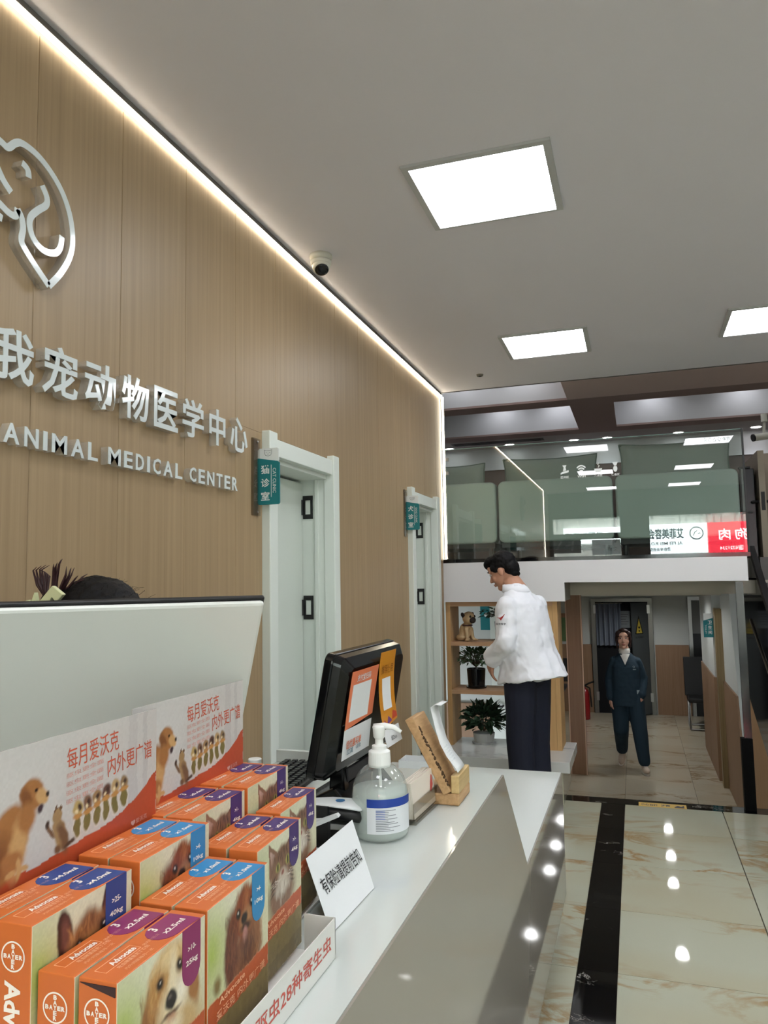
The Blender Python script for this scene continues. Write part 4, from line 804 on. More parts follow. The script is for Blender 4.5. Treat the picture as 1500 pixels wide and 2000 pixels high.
def pic_cat():
    p = base_pic(4); p.ell(0.08, 0.65, 0.28, 0.4, 'c6c8a6', 0, 0.9); p.ell(0.52, 0.55, 0.30, 0.2, '80604c', 0, 0.25); p.poly([(0.25, 0.70), (0.23, 0.985), (0.46, 0.86)], '86624e'); p.poly([(0.60, 0.86), (0.84, 1.0), (0.84, 0.68)], '704c3e'); p.poly([(0.285, 0.76), (0.265, 0.93), (0.40, 0.85)], 'b3958a'); p.ell(0.54, 0.74, 0.275, 0.165, '7f5d49', 0, 0.12)
    fur(p, 150, 0.28, 0.80, 0.50, 0.90, ['5e4232', '9c7a62', '75543f', '4c3428'], 10, 0.04, 0.006)
    for k in range(5): p.ell(0.46 + 0.045 * k, 0.845, 0.007, 0.05, '35231a', 0.12 * (k - 2), 0.5)
    for k in range(4): p.ell(0.33, 0.69 - 0.035 * k, 0.06, 0.008, '3f2a20', 0.3, 0.5); p.ell(0.75, 0.69 - 0.035 * k, 0.06, 0.008, '3f2a20', -0.3, 0.5)
    p.ell(0.43, 0.755, 0.048, 0.034, '9a9350', 0.2, 0.25); p.ell(0.66, 0.765, 0.048, 0.034, '9a9350', -0.2, 0.25); p.ell(0.43, 0.755, 0.014, 0.030, '120d0a', 0, 0.2); p.ell(0.66, 0.765, 0.014, 0.030, '120d0a', 0, 0.2)
    p.ell(0.545, 0.665, 0.10, 0.06, 'bfb0a0', 0, 0.4); p.ell(0.545, 0.695, 0.030, 0.020, '8c5248', 0, 0.3); p.ell(0.545, 0.59, 0.15, 0.06, 'c9bfb2', 0, 0.5); fur(p, 40, 0.4, 0.7, 0.46, 0.62, ['d6cec2', '8f7a68'], 12, 0.05, 0.006)
    for q in (-1, 1):
        for k in range(3): p.ell(0.545 + q * 0.15, 0.655 + 0.012 * (k - 1), 0.09, 0.0025, 'e4ddd2', q * 0.12 * (k - 1), 0.5, .7)
    return finish(p, 4)
PICS = {}
for k_, f_ in (('puppy', pic_puppy), ('cavalier', pic_cavalier), ('shepherd', pic_shepherd), ('cat', pic_cat)):
    PICS[k_] = f_().mesh('printed_picture', (0.0003, 0.001, 0.001), (0, 1, 0), (0, 0, 1), BW - 0.002, BH - 0.002)
ML = {'puppy': 'x2.5ml', 'cavalier': 'x1.0ml', 'shepherd': 'x4.0ml', 'cat': 'x0.4ml'}
KG = {'puppy': ('>10-', '25kg'), 'cavalier': ('>4-', '10kg'), 'shepherd': ('>25-', '40kg'), 'cat': ('>1-', '4kg')}
def dshape(c, r, a0, a1, n=8): return [(c[0] + r[0] * math.cos(math.radians(a0 + (a1 - a0) * k / n)), c[1] + r[1] * math.sin(math.radians(a0 + (a1 - a0) * k / n))) for k in range(n + 1)]
def medicine_box(kind):
    r = thing('medicine_box', '', 'box', group='orange medicine boxes in the counter display')
    bx(-BT, 0, 0, BW, 0, BH).build('carton', ORB, r, bevel=0.0012)
    bx(-0.002, 0.0002, 0.0005, BW - 0.0005, 0.0005, BH - 0.0008).build('front_face', CRM, r)
    put('printed_picture', PICS[kind], r)
    bx(-BT + 0.001, -0.001, BW - 0.0005, BW + 0.0002, 0.001, BH - 0.001).build('end_panel', CRM, r)
    tm = TABS[kind]; z = BH
    top = dshape((0.102, -BT / 2 + 0.001), (0.022, BT / 2 - 0.003), 90, 270)     # (y, x)
    MB().prism([(p[1], p[0]) for p in top] + [(-BT + 0.004, 0.138), (0.0, 0.138)], 'z', z, z + 0.0004).build('dose_tab', tm, r)
    fr = [(0.104, BH), (0.138, BH)] + [(p[0], p[1]) for p in dshape((0.121, BH - 0.042), (0.017, 0.018), 0, -180)]
    MB().prism(fr, 'x', 0.0004, 0.0008).build('dose_tab', tm, r)
    w_ = lambda s, m, o, u, v, **k: write(s, m, r, o, u, v, **k)
    TU, TV = (0, 1, 0), (-1, 0, 0)
    w_('3', WINK, (-0.031, 0.098, z + 0.0007), TU, TV, h=0.011, bold=0.03, name='dose_print'); w_(ML[kind], WINK, (-0.016, 0.112, z + 0.0007), TU, TV, h=0.007, w=0.036, bold=0.03, name='dose_print')
    w_(KG[kind][0], WINK, (0.0011, 0.121, BH - 0.022), (0, 1, 0), UZ, h=0.006, bold=0.02, name='dose_print'); w_(KG[kind][1], WINK, (0.0011, 0.121, BH - 0.036), (0, 1, 0), UZ, h=0.007, w=0.022, bold=0.02, name='dose_print')
    w_('Advocate', WINK, (-0.027, 0.043, z + 0.0004), TU, TV, w=0.036, h=0.0075, bold=0.03, name='brand_print')
    w_('吡虫啉莫昔克丁滴剂', PINK, (-0.016, 0.046, z + 0.0004), TU, TV, w=0.046, h=0.005, bold=0.01, name='small_print'); w_('内外同驱每月一次', PINK, (-0.008, 0.044, z + 0.0004), TU, TV, w=0.042, h=0.004, name='small_print'); w_('体内外驱虫', PINK, (-0.021, 0.080, z + 0.0004), TU, TV, w=0.026, h=0.004, name='small_print')
    MB().tube([(-0.034, 0.012, z), (-0.034, 0.064, z), (-0.021, 0.064, z), (-0.021, 0.012, z), (-0.034, 0.012, z)], 0.0004, 4).build('print_frame', PINK, r)
    w_('爱沃克 内外更广谱', PINK, (0.0008, 0.078, BH * 0.335), (0, 1, 0.04), (0, -0.04, 1), w=0.118, h=0.010, bold=0.005, name='small_print'); w_('Advocate', PINK, (0.0008, 0.055, BH * 0.405), (0, 1, 0.04), (0, -0.04, 1), w=0.06, h=0.007, bold=0.02, name='brand_print')
    # end face towards the street: round mark with crossed lettering, then the name running down
    c = (-BT / 2, BH - 0.030); Q = lambda a, b, d=-0.0004: (c[0] + a, d, c[1] + b)
    MB().loft([[Q(q * math.cos(2 * math.pi * k / 32), q * math.sin(2 * math.pi * k / 32)) for k in range(32)] for q in (0.0125, 0.0140)], cap=False).build('round_mark', WINK, r)
    for i, ch in enumerate('BAYER'):
        w_(ch, WINK, Q(0, 0.0092 - 0.0046 * i), (1, 0, 0), UZ, h=0.0042, w=0.0040, bold=0.05, name='brand_print')
        if i != 2: w_(ch, WINK, Q(-0.0092 + 0.0046 * i, 0), (1, 0, 0), UZ, h=0.0042, w=0.0040, bold=0.05, name='brand_print')
    w_('Advocate', WINK, (-BT / 2, -0.0004, BH - 0.098), (0, 0, -1), (1, 0, 0), w=0.092, h=0.019, bold=0.035, name='brand_print')
    return r
ZB0, ZB1 = 1.040, 1.082
protos = {}
def put_box(kind, x, y, z, label, rz=0.0):
    if kind not in protos: protos[kind] = o = medicine_box(kind)
    else: o = copy_tree(protos[kind])
    o['label'] = label; o.location = (x, y, z); o.rotation_euler.z = math.radians(rz); return o
b0 = put_box('puppy', -0.462, 0.602, ZB0, 'front orange medicine box with a golden puppy, magenta tab and open end flap')
put_box('puppy', -0.507, 0.600, ZB0, 'orange medicine box with a magenta tab directly behind the golden puppy box')
put_box('cavalier', -0.464, 0.758, ZB0, 'front orange medicine box with a brown spaniel and light blue tab', 0.8)
put_box('cavalier', -0.509, 0.757, ZB0, 'orange medicine box with a light blue tab directly behind the front spaniel box', 0.8)
put_box('shepherd', -0.5515, 0.594, ZB1, 'orange medicine box with a German shepherd picture and navy tab')
put_box('shepherd', -0.596, 0.594, ZB1, 'rearmost orange medicine box with a navy tab next to the header card')
put_box('cavalier', -0.554, 0.760, ZB1, 'raised orange medicine box with a spaniel and light blue tab in the rear row')
put_box('cavalier', -0.598, 0.760, ZB1, 'rearmost orange medicine box with a light blue tab by the header card')
put_box('cat', -0.491, 0.925, ZB0 + 0.004, 'front orange medicine box with a tabby cat and purple tab beside the spaniel box', 2)
put_box('cat', -0.537, 0.924, ZB0 + 0.004, 'orange medicine box with a purple tab directly behind the front cat box', 2)
put_box('cat', -0.535, 1.083, ZB0 + 0.004, 'single orange cat medicine box at the scanner end of the front row', 2)
put_box('cat', -0.583, 0.914, ZB1, 'raised orange medicine box with a cat and purple tab behind the spaniel header', 1)
put_box('cat', -0.629, 0.914, ZB1, 'rearmost orange medicine box with a purple tab in the middle of the display', 1)
put_box('cat', -0.585, 1.071, ZB1, 'raised orange cat medicine box at the terminal end of the rear row', 1)
put_box('cat', -0.631, 1.071, ZB1, 'rearmost orange cat medicine box at the terminal end of the display', 1)
gap_ = MB().prism([(-BT + 0.002, BH - 0.004), (-0.001, BH - 0.004), (-0.001, BH - 0.0125)], 'y', -0.0012, 0.004).build('dark_flap_gap', mat('flap_gap_dark', '3b2626', 0.8), b0)  # dark wedge coloured for the shaded gap under the lifted flap
TRW = mat('tray_white', 'd9d9d4', 0.45)
t = thing('display_tray', 'white cardboard display tray with red Chinese lettering holding the orange medicine boxes', 'tray', (0, 0, ZT))
MB().box(-0.685, -0.437, 0.30, 1.062, 0.0005, 0.0045).box(-0.685, -0.535, 1.0622, 1.238, 0.0005, 0.0045).build('bottom', TRW, t)
bx(-0.4385, -0.437, 0.30, 1.062, 0.0045, 0.056).build('front_lip', TRW, t)
bx(-0.486, -0.437, 1.0605, 1.062, 0.0045, 0.056).build('side_lip', TRW, t)
bx(-0.690, -0.5865, 0.58, 1.235, 0.0045, 0.0465).build('step', TRW, t)
RINK = mat('red_ink', 'c0564a', 0.6)
write('犬猫内外驱虫28种寄生虫', RINK, t, (-0.4366, 0.865, 0.030), (0, 1, 0), UZ, w=0.36, h=0.024, bold=0.012)
# header cards with dog, cat and product row
def header_pic():
    p = Pic(186, 120, 'bfbab6'); p.ell(0.15, 0.75, 0.5, 0.5, 'c6c6c3', 0, 0.9, 0.8); p.poly([(0.80, 1), (0.86, 1), (0.86, 0), (0.80, 0)], 'b0abaa', 0.5); p.poly([(0.90, 1), (0.93, 1), (0.93, 0), (0.90, 0)], 'aaa5a4', 0.5)
    p.poly([(0, 0), (1, 0), (1, 0.575), (0.94, 0.53), (0.86, 0.46), (0.76, 0.40), (0.62, 0.36), (0.48, 0.345), (0.36, 0.33), (0.25, 0.315), (0.13, 0.33), (0, 0.38)], 'b24a2c')
    D, D2, D3 = 'a06d3e', '7d4f2a', 'c29a66'
    p.ell(0.155, 0.50, 0.085, 0.20, D, -0.30, 0.10); p.ell(0.11, 0.44, 0.07, 0.13, D2, -0.2, 0.3, 0.6); p.ell(0.20, 0.46, 0.04, 0.16, D3, -0.15, 0.3); p.ell(0.175, 0.40, 0.05, 0.06, D, 0, 0.2); p.ell(0.26, 0.715, 0.055, 0.085, D, -0.2, 0.12); p.ell(0.31, 0.69, 0.034, 0.042, D3, -0.5, 0.2); p.ell(0.235, 0.69, 0.024, 0.08, D2, 0.1, 0.3); p.ell(0.24, 0.60, 0.04, 0.08, D, 0, 0.3)
    p.ell(0.338, 0.695, 0.010, 0.014, '201512', 0, 0.3); p.ell(0.300, 0.625, 0.014, 0.028, '3d2a30', 0, 0.3); p.ell(0.283, 0.735, 0.007, 0.009, '2a1a14', 0, 0.4); p.ell(0.205, 0.35, 0.012, 0.06, D3, 0, 0.2); p.ell(0.235, 0.34, 0.02, 0.018, D3, 0, 0.2); p.ell(0.165, 0.335, 0.02, 0.018, D3, 0, 0.2)
    C, C2 = '9d8059', '6f523a'
    p.ell(0.405, 0.44, 0.032, 0.10, C, 0.22, 0.12); p.ell(0.42, 0.41, 0.022, 0.09, C2, 0.3, 0.3); p.ell(0.392, 0.55, 0.025, 0.045, C, 0, 0.12); p.poly([(0.372, 0.565), (0.376, 0.62), (0.39, 0.59)], C2); p.poly([(0.397, 0.59), (0.410, 0.615), (0.415, 0.56)], C2); p.ell(0.355, 0.48, 0.010, 0.06, C2, 0.5, 0.2); p.ell(0.343, 0.515, 0.010, 0.022, '3a281e', 0, 0.3); p.ell(0.455, 0.365, 0.03, 0.014, '4a3526', 0.3, 0.3); p.ell(0.39, 0.355, 0.016, 0.02, C2, 0, 0.3)
    for k in range(6):
        x = 0.495 + 0.056 * k; y = 0.495 + 0.010 * k; p.ell(x, y - 0.055, 0.025, 0.075, 'd6cdc2', 0, 0.1); p.ell(x, y - 0.06, 0.0205, 0.062, '74693a', 0, 0.12); p.ell(x, y + 0.045, 0.027, 0.045, ['b39a63', '7a5a45', '9a7a55', '5f4034', 'b09468', '8a7050'][k], 0, 0.2); p.ell(x + 0.006, y + 0.05, 0.010, 0.018, '3f2c22', 0, 0.4); p.ell(x - .008, y + 0.03, 0.008, 0.012, 'd6c6a0', 0, 0.4); p.ell(x, y - 0.0, 0.027, 0.016, 'b58449', 0.1, 0.2)
    p.poly([(0.03, 0.86), (0.085, 0.885), (0.085, 0.82), (0.03, 0.80)], '2c4a86'); p.poly([(0.03, 0.77), (0.08, 0.79), (0.08, 0.765), (0.03, 0.745)], '8a94ae')
    p.ell(0.70, 0.23, 0.062, 0.035, 'c47c5e', 0.12, 0.1, 0.8); p.ell(0.675, 0.23, 0.018, 0.012, '4a2020', 0.1, 0.3); p.speck(0.03, 3, (2, 2)); return p
HP = header_pic().mesh('printed_picture', (0.0009, 0, 0), (0, 1, 0), (0, 0, 1), 0.31, 0.20)
HI = mat('header_red_ink', 'c4583c', 0.5); HP2 = mat('header_pale_ink', 'cf9c92', 0.6)
for i, (hx, hy, hz, lab) in enumerate(((-0.648, 0.612, 1.205, 'nearer printed header card with a retriever and cat behind the orange boxes'), (-0.670, 0.898, 1.207, 'farther printed header card with a retriever and cat beside the terminal'))):
    if i == 0:
        h0 = r = thing('header_card', lab, 'display card', (hx, hy, hz), 0, 'printed header cards of the display')
        bx(-0.0012, 0.0006, 0, 0.31, -0.118, 0.20).build('plastic_sheet', mat('header_plastic', 'b9b4b0', 0.25), r)
        put('printed_picture', HP, r)
        wq = lambda s, m, y, z, w, h, b=0.0: write(s, m, r, (0.0015, y, z), (0, 1, 0.06), (0, -0.06, 1), w=w, h=h, bold=b)
        wq('每月爱沃克', HI, 0.181, 0.172, 0.094, 0.026, 0.0); wq('内外更广谱', HI, 0.253, 0.146, 0.092, 0.025, 0.0)
        for k in range(4): wq('驱虫更全面', HP2, 0.166, 0.152 - 0.010 * k, 0.066, 0.006)
        wq('♥爱沃克', HP2, 0.272, 0.060, 0.034, 0.007)
    else: r = copy_tree(h0)
    r['label'] = lab; r.location = (hx, hy, hz)

# ------------------------------------------------------------------ shelf unit with figurines and plants, marble plinth
SHW = streak_wood('shelf_wood', 'b08a67', 'c29d7b', 3, 60, 60, 0.5); SHT = streak_wood('shelf_tan', 'b8925f', 'c8a271', 50, 50, 1.0, 0.5)
t = thing('shelf_unit', 'open wooden display shelf under the white fascia with plants and a pug figurine', 'shelf', (0, 0, 0))
Y0, Y1 = 5.80, 6.10
for (a, b, nm) in ((XW, XW + 0.035, 'side_panel'), (-0.60, -0.566, 'side_panel')): bx(a, b, Y0, Y1, 0.30, 1.397).build(nm, SHT if a < -1 else SHT, t)
bx(-0.66, -0.601, Y0 + 0.001, Y1, 0.30, 1.362).build('end_board', SHT, t)
for z in (1.362, 1.058, 0.690): bx(XW + 0.035, -0.66 if z < 1.3 else -0.60, Y0, Y1, z, z + (0.035 if z > 1.3 else 0.03)).build('shelf', SHW, t)
t = thing('marble_plinth', 'white marble ledge on a cream base in front of the display shelf', 'plinth', (0, 0, 0))
bx(XW + 0.002, -0.486, 5.45, 6.12, 0.225, 0.30).build('ledge', marble('white_marble', 'd3d5d3', '9aa0a2', 'c4c8c8', 3.0, 0.5, 0.6, 0.1), t, bevel=0.004)
bx(XW + 0.002, -0.54, 5.50, 6.12, 0.0, 0.225).build('base', CREAM, t)
PUG, PUGD = mat('pug_cream', 'b89f7a', 0.6, var=0.25, bscale=40), mat('pug_dark', '2a221f', 0.6)
t = thing('pug_figurine', 'cream pug dog figurine with a black muzzle and dark collar on the top shelf', 'figurine', (-1.300, 5.91, 1.093), math.radians(55))
mb = MB().ell((0, 0, 0.065), (0.042, 0.05, 0.07)).ell((0, -0.05, 0.175), (0.052, 0.052, 0.052)).ell((0, -0.03, 0.115), (0.032, 0.032, 0.04))
for s in (-1, 1): mb.cap((s * 0.026, -0.045, 0.09), (s * 0.03, -0.062, 0.012), 0.018, 0.014).ell((s * 0.03, -0.072, 0.010), (0.017, 0.024, 0.011)).ell((s * 0.045, 0.0, 0.025), (0.028, 0.042, 0.026)).ell((s * 0.048, -0.075, 0.006), (0.016, 0.026, 0.008))
remesh(mb, 'body', 0.006, PUG, t, 3)
MB().ell((0, -0.093, 0.160), (0.030, 0.022, 0.026)).build('muzzle', PUGD, t, smooth=True)
for s in (-1, 1):
    MB().ell((s * 0.046, -0.035, 0.196), (0.012, 0.020, 0.026), rot=Matrix.Rotation(s * 0.5, 3, 'Y')).build('ear', PUGD, t, smooth=True)
    MB().ell((s * 0.022, -0.092, 0.188), (0.010, 0.008, 0.010)).build('eye', BLACKG, t, smooth=True)
MB().tube([(0.036 * math.cos(a), -0.033 + 0.036 * math.sin(a), 0.118) for a in [2 * math.pi * k / 20 for k in range(21)]], 0.006, 6).build('collar', mat('collar_dark', '3a1f22', 0.5), t)
LEAF = mat('leaf_green', '3f5a3c', 0.5, var=0.35, bscale=30); LEAFD = mat('leaf_dark', '2c4531', 0.5, var=0.35, bscale=25)
def leaves(n, c, R, L, Wd, seed, droop=0.3, lim=None):
    rnd = random.Random(seed); m = MB(); st = MB()
    for k in range(n):
        a = rnd.uniform(0, 2 * math.pi); ph = rnd.uniform(-0.2, 1.3); q = rnd.uniform(0.45, 1.0)
        d = Vector((math.cos(a) * math.cos(ph), math.sin(a) * math.cos(ph), math.sin(ph)))
        p = Vector(c) + Vector((d.x * R[0], d.y * R[1], d.z * R[2])) * q
        dir_ = (d + Vector((rnd.gauss(0, .4), rnd.gauss(0, .4), -droop + rnd.gauss(0, .3)))).normalized(); s = dir_.cross(Vector((rnd.gauss(0, .5), rnd.gauss(0, .5), 1))).normalized(); up_ = s.cross(dir_)
        l = L * rnd.uniform(.7, 1.2); w = Wd * rnd.uniform(.8, 1.2)
        tip = p + dir_ * l
        if lim and not all(lim[0][i] < q_[i] < lim[1][i] for q_ in (p, tip) for i in range(3)): continue
        m.add([p, p + dir_ * l * .4 + s * w * .5 + up_ * w * .12, p + dir_ * l, p + dir_ * l * .4 - s * w * .5 + up_ * w * .12, p + dir_ * l * .45], [(0, 1, 4), (1, 2, 4), (2, 3, 4), (3, 0, 4)])
        if k % 6 == 0: st.tube([Vector(c) - Vector((0, 0, R[2] * .4)), Vector(c) + (p - Vector(c)) * .5, p], 0.0016, 4)
    return m, st
def potted(label, loc, pot_r, pot_h, n, R, L, Wd, seed, pm, lm, lim, name='potted_plant'):
    t_ = thing(name, label, 'plant', loc)
    MB().lathe([(0, 0), (pot_r * .86, 0), (pot_r * .88, 0.006), (pot_r, pot_h), (pot_r * .93, pot_h), (pot_r * .9, pot_h * .88), (0, pot_h * .88)], n=24).build('pot', pm, t_)
    MB().lathe([(0, 0), (pot_r * 1.05, 0), (pot_r * 1.12, 0.014), (0, 0.014)], n=24).build('saucer', pm, t_)
    m, s = leaves(n, (0, 0, pot_h + R[2] * .45), R, L, Wd, seed, lim=lim)
    m.build('foliage', lm, t_, kind='stuff'); s.build('stems', mat('stem_brown', '4a4030', 0.7), t_); return t_
POTB = mat('pot_black', '101113', 0.12)
potted('bushy green plant in a glossy black pot on the middle shelf', (-1.225, 5.95, 0.7205), 0.074, 0.150, 520, (0.165, 0.12, 0.13), 0.038, 0.020, 3, POTB, LEAF, ((-.155, -.2, 0), (.22, .14, .325)))
potted('trailing plant in a black pot on the top shelf beside the man', (-1.000, 5.95, 1.0885), 0.068, 0.150, 420, (0.17, 0.11, 0.11), 0.036, 0.019, 4, POTB, LEAFD, ((-.2, -.2, 0), (.25, .14, .26)))
potted('broad dark leafy plant at the bottom of the display shelf', (-1.175, 5.94, 0.3005), 0.085, 0.08, 300, (0.19, 0.10, 0.15), 0.080, 0.045, 5, mat('pot_white', 'b9bcba', 0.4), LEAFD, ((-.20, -.2, 0.01), (.3, .15, .375)))
t = thing('potted_plant', 'small succulent in a cream boot-shaped pot at the middle shelf edge', 'plant', (-0.930, 5.93, 0.7205))
MB().loft([[(0.028 * math.cos(a) * s + ox, 0.026 * math.sin(a) * s, z) for a in [2 * math.pi * k / 16 for k in range(16)]] for s, z, ox in ((0.9, 0, 0.006), (1.0, 0.012, 0.006), (0.75, 0.04, 0), (0.85, 0.075, -0.002), (1.0, 0.10, -0.002))]).build('pot', mat('pot_cream', 'cdb98e', 0.5), t, smooth=True)
MB().ell((0.02, -0.018, 0.012), (0.016, 0.012, 0.011)).build('pot_toe', mat('pot_cream'), t, smooth=True)
MB().tube([(0, 0, 0.09), (0.0, 0, 0.16), (-0.02, 0, 0.22)], [0.012, 0.010, 0.008], 8).build('stem', mat('stem_green', '3b4f38', 0.6), t, smooth=True)
m, s = leaves(22, (-0.02, 0, 0.23), (0.10, 0.06, 0.08), 0.085, 0.05, 8, lim=((-.16, -.12, 0), (.3, .14, .325))); m.build('foliage', LEAFD, t, kind='stuff')
t = thing('door_sign', 'dark teal sign on the white wall seen through the top shelf', 'sign', (-1.325, 6.98, 1.20))
bx(-0.055, 0.055, -0.02, 0.02, -0.10, 0.12).build('plate', TEAL, t); MB().ell((0.0, -0.021, 0.04), (0.02, 0.002, 0.02)).build('mark', SIGNW, t)

# ------------------------------------------------------------------ glass railing of the upper level
t = thing('glass_railing', 'tall glass railing in a black channel above the white fascia mirroring the street signs', 'railing', (0, 0, 0))
RG = pane_mat('railing_glass', 'f1f7f4', 0.055)
bx(XW + 0.022, 0.760, YG + 0.03, YG + 0.034, ZM + 0.02, 2.607).build('pane', RG, t)
bx(XW + 0.002, 0.765, YE + 0.0, YG + 0.06, ZM, ZM + 0.028).build('base_channel', BLACKG, t)
bx(0.760, 0.772, YG + 0.022, YG + 0.042, ZM + 0.02, 2.612).build('edge_post', BLACKM, t)
bx(XW + 0.022, 0.758, YG + 0.028, YG + 0.036, 2.607, 2.611).build('top_edge', mat('glass_edge_green', '6f8d86', 0.2), t)
DEC = mat('decal_white', 'e6ebea', 0.5); yd = YG + 0.0285; D0 = -0.475
def dpos(i): return D0 + 0.123 * i
dz = 2.385
icons = MB(); x = dpos(0)
icons.prism([(x - .03, dz - .03), (x + .03, dz - .015), (x + .03, dz + .0), (x - .01, dz - .008), (x - .03, dz - .018)], 'y', yd, yd + .001).prism([(x - .012, dz - .005), (x + .012, dz), (x + .008, dz + .025), (x + .016, dz + .04), (x - .016, dz + .04), (x - .006, dz + .022)], 'y', yd, yd + .001)
x = dpos(1)
for q in (0.012, 0.026, 0.040):
    a = [math.radians(45 + 90 * k / 8) for k in range(9)]
    icons.prism([(x + q * math.cos(k), dz - .028 + q * math.sin(k) * 1.3) for k in a] + [(x + (q + .008) * math.cos(k), dz - .028 + (q + .008) * math.sin(k) * 1.3) for k in reversed(a)], 'y', yd, yd + .001)
x = dpos(2)
icons.prism([(x - .03, dz), (x + .03, dz), (x + .018, dz - .028), (x - .018, dz - .028)], 'y', yd, yd + .001).tube([(x, yd, dz + .008), (x + .01, yd, dz + .02), (x - .002, yd, dz + .03), (x + .006, yd, dz + .042)], 0.003, 5)
x = dpos(3)
icons.prism(dshape((x, dz - .008), (.015, .024), 0, 360, 14)[:-1], 'y', yd, yd + .001).prism([(x - .006, dz + .01), (x + .006, dz + .01), (x + .02, dz + .042), (x - .02, dz + .042)], 'y', yd, yd + .001)
icons.build('icon_decals', DEC, t)
for i, s in enumerate(('图书区', 'WIFI', '茶水区', '休息区')): write(s, DEC, t, (dpos(i), yd, dz - .052), (1, 0, 0), UZ, w=0.06, h=0.018, bold=0.02, name='decal_caption')
write('▣ ○ △ ◇ 休息', mat('decal_faint', 'aab9b6', 0.5), t, (0.60, yd, 2.545), (1, 0, 0), UZ, w=0.17, h=0.035, name='decal_caption')
for z in (2.42, 2.53): bx(XW + 0.020, XW + 0.045, YG + 0.022, YG + 0.045, z - 0.012, z + 0.012).build('wall_clip', STEEL, t)

# sofas against the railing and cushions on them
SOF = mat('sofa_grey_green', '9aa29e', 0.75, bump=0.25, bscale=400); CUS = mat('cushion_sage', '858d88', 0.85, bump=0.3, bscale=300)
def sofa(x0, x1, label):
    t_ = thing('sofa', label, 'sofa', ((x0 + x1) / 2, 6.30, ZM), 0, 'grey-green sofas behind the glass railing'); w = (x1 - x0) / 2 - 0.004
    MB().prism(rr(-w, w, 0.17, 0.69, 0.05), 'y', 0.0, 0.16).build('backrest', SOF, t_, bevel=0.02, seg=3)
    bx(-w, w, 0.16, 0.80, 0.17, 0.42).build('seat', SOF, t_, bevel=0.03, seg=3); bx(-w + 0.02, w - 0.02, 0.02, 0.78, 0.13, 0.17).build('base_frame', BLACKM, t_)
    for sx in (-1, 1):
        for yy in (0.06, 0.74): MB().lathe([(0, 0), (0.018, 0), (0.022, 0.13), (0, 0.13)], sx * (w - 0.06), yy, 10).build('leg', BLACKM, t_)
sofa(-2.02, -1.085, 'grey-green sofa back at the left end beside the light strip')
sofa(-1.075, -0.14, 'middle grey-green sofa back behind the glass railing')
sofa(-0.125, 0.79, 'right grey-green sofa back above the red sign reflection')
def cushion(cx, w, h, z0, label, seed, y=6.60):
    t_ = thing('cushion', label, 'cushion', (cx, y, z0), 0, 'sage cushions standing on the sofas'); n, m_ = 26, 16; F, B = [], []
    def outline(u, v):
        ear = (abs(u) ** 3) * (abs(v) ** 3); x = u * w / 2 * (1 - 0.05 * (1 - v * v)); z = h / 2 + v * h / 2 * (1 - 0.13 * (1 - u * u)) - 0.0; return x, z
    vs, fs = [], []
    for s in (-1, 1):
        for j in range(m_ + 1):
            for i in range(n + 1):
                u, v = -1 + 2 * i / n, -1 + 2 * j / m_; x, z = outline(u, v); th = 0.085 * ((1 - u ** 4) * (1 - v ** 4)) ** 0.6
                th += 0.006 * noise.noise(Vector((u * 4, v * 4, seed))) * (1 if th > 0.01 else 0); vs.append((x, s * th, z))
    o1 = (n + 1) * (m_ + 1)
    for s in (0, 1):
        for j in range(m_):
            for i in range(n):
                a = s * o1 + j * (n + 1) + i; fs.append((a, a + 1, a + n + 2, a + n + 1))
    MB().add(vs, fs).build('cover', CUS, t_, smooth=True)
    P_ = [outline(-1 + 2 * i / 20, 1) for i in range(21)]; P2 = [outline(1, 1 - 2 * i / 12) for i in range(13)]; P3 = [outline(1 - 2 * i / 20, -1) for i in range(21)]; P4 = [outline(-1, -1 + 2 * i / 12) for i in range(13)]
    MB().tube([(p[0], 0, p[1]) for p in P_ + P2[1:] + P3[1:] + P4[1:]], 0.007, 6).build('piping', mat('piping_green', '5a6a61', 0.8), t_)
cushion(-1.49, 0.52, 0.30, 2.30, 'sage cushion at the left end partly beside the light strip', 1)
cushion(-0.665, 0.80, 0.33, 2.29, 'middle sage cushion behind the wireless symbol decals', 2)
cushion(0.345, 0.86, 0.37, 2.31, 'right sage cushion, largest, near the free end of the glass railing', 3)
# cabinet, posts and camera at the head of the stairs
t = thing('bullet_camera', 'white bullet security camera with a black front on a bracket at the upper ceiling', 'camera', (1.28, 8.4, 3.0))
MB().tube([(0.06, 0, -0.03), (-0.07, -0.03, -0.045)], 0.036, 16).build('housing', mat('camera_white'), t); MB().tube([(-0.07, -0.03, -0.045), (-0.085, -0.035, -0.048)], 0.038, 16).build('front_cap', BLACKM, t)
MB().tube([(0.03, 0.02, 0.0), (0.04, 0.02, 0.12)], 0.014, 8).tube([(0.04, 0.02, 0.12), (0.04, 0.02, 0.20)], 0.03, 12).build('bracket', mat('camera_white'), t)
t = thing('dark_cabinet', 'dark two-door cabinet at the head of the stairs', 'cabinet', (1.0, 7.25, ZM))
bx(-0.05, 0.03, 0, 0.5, 0.02, 0.80).build('body', mat('fridge_dark', '26282b', 0.25, metal=0.4), t, bevel=0.006); bx(-0.075, -0.05, -0.005, 0.10, 0.02, 0.40).build('door', mat('fridge_edge', '8d8f90', 0.3), t); bx(-0.075, -0.05, -0.005, 0.10, 0.42, 0.80).build('door', mat('fridge_edge'), t)
for z in (0.405, 0.80): bx(-0.09, 0.0, -0.02, 0.04, z, z + 0.016).build('hinge', BLACKM, t)
r = sempty('door_7'); bx(1.05, 1.10, 7.15, 7.95, ZM, 2.64).build('leaf', mat('door_taupe', 'a59a89', 0.5), r)
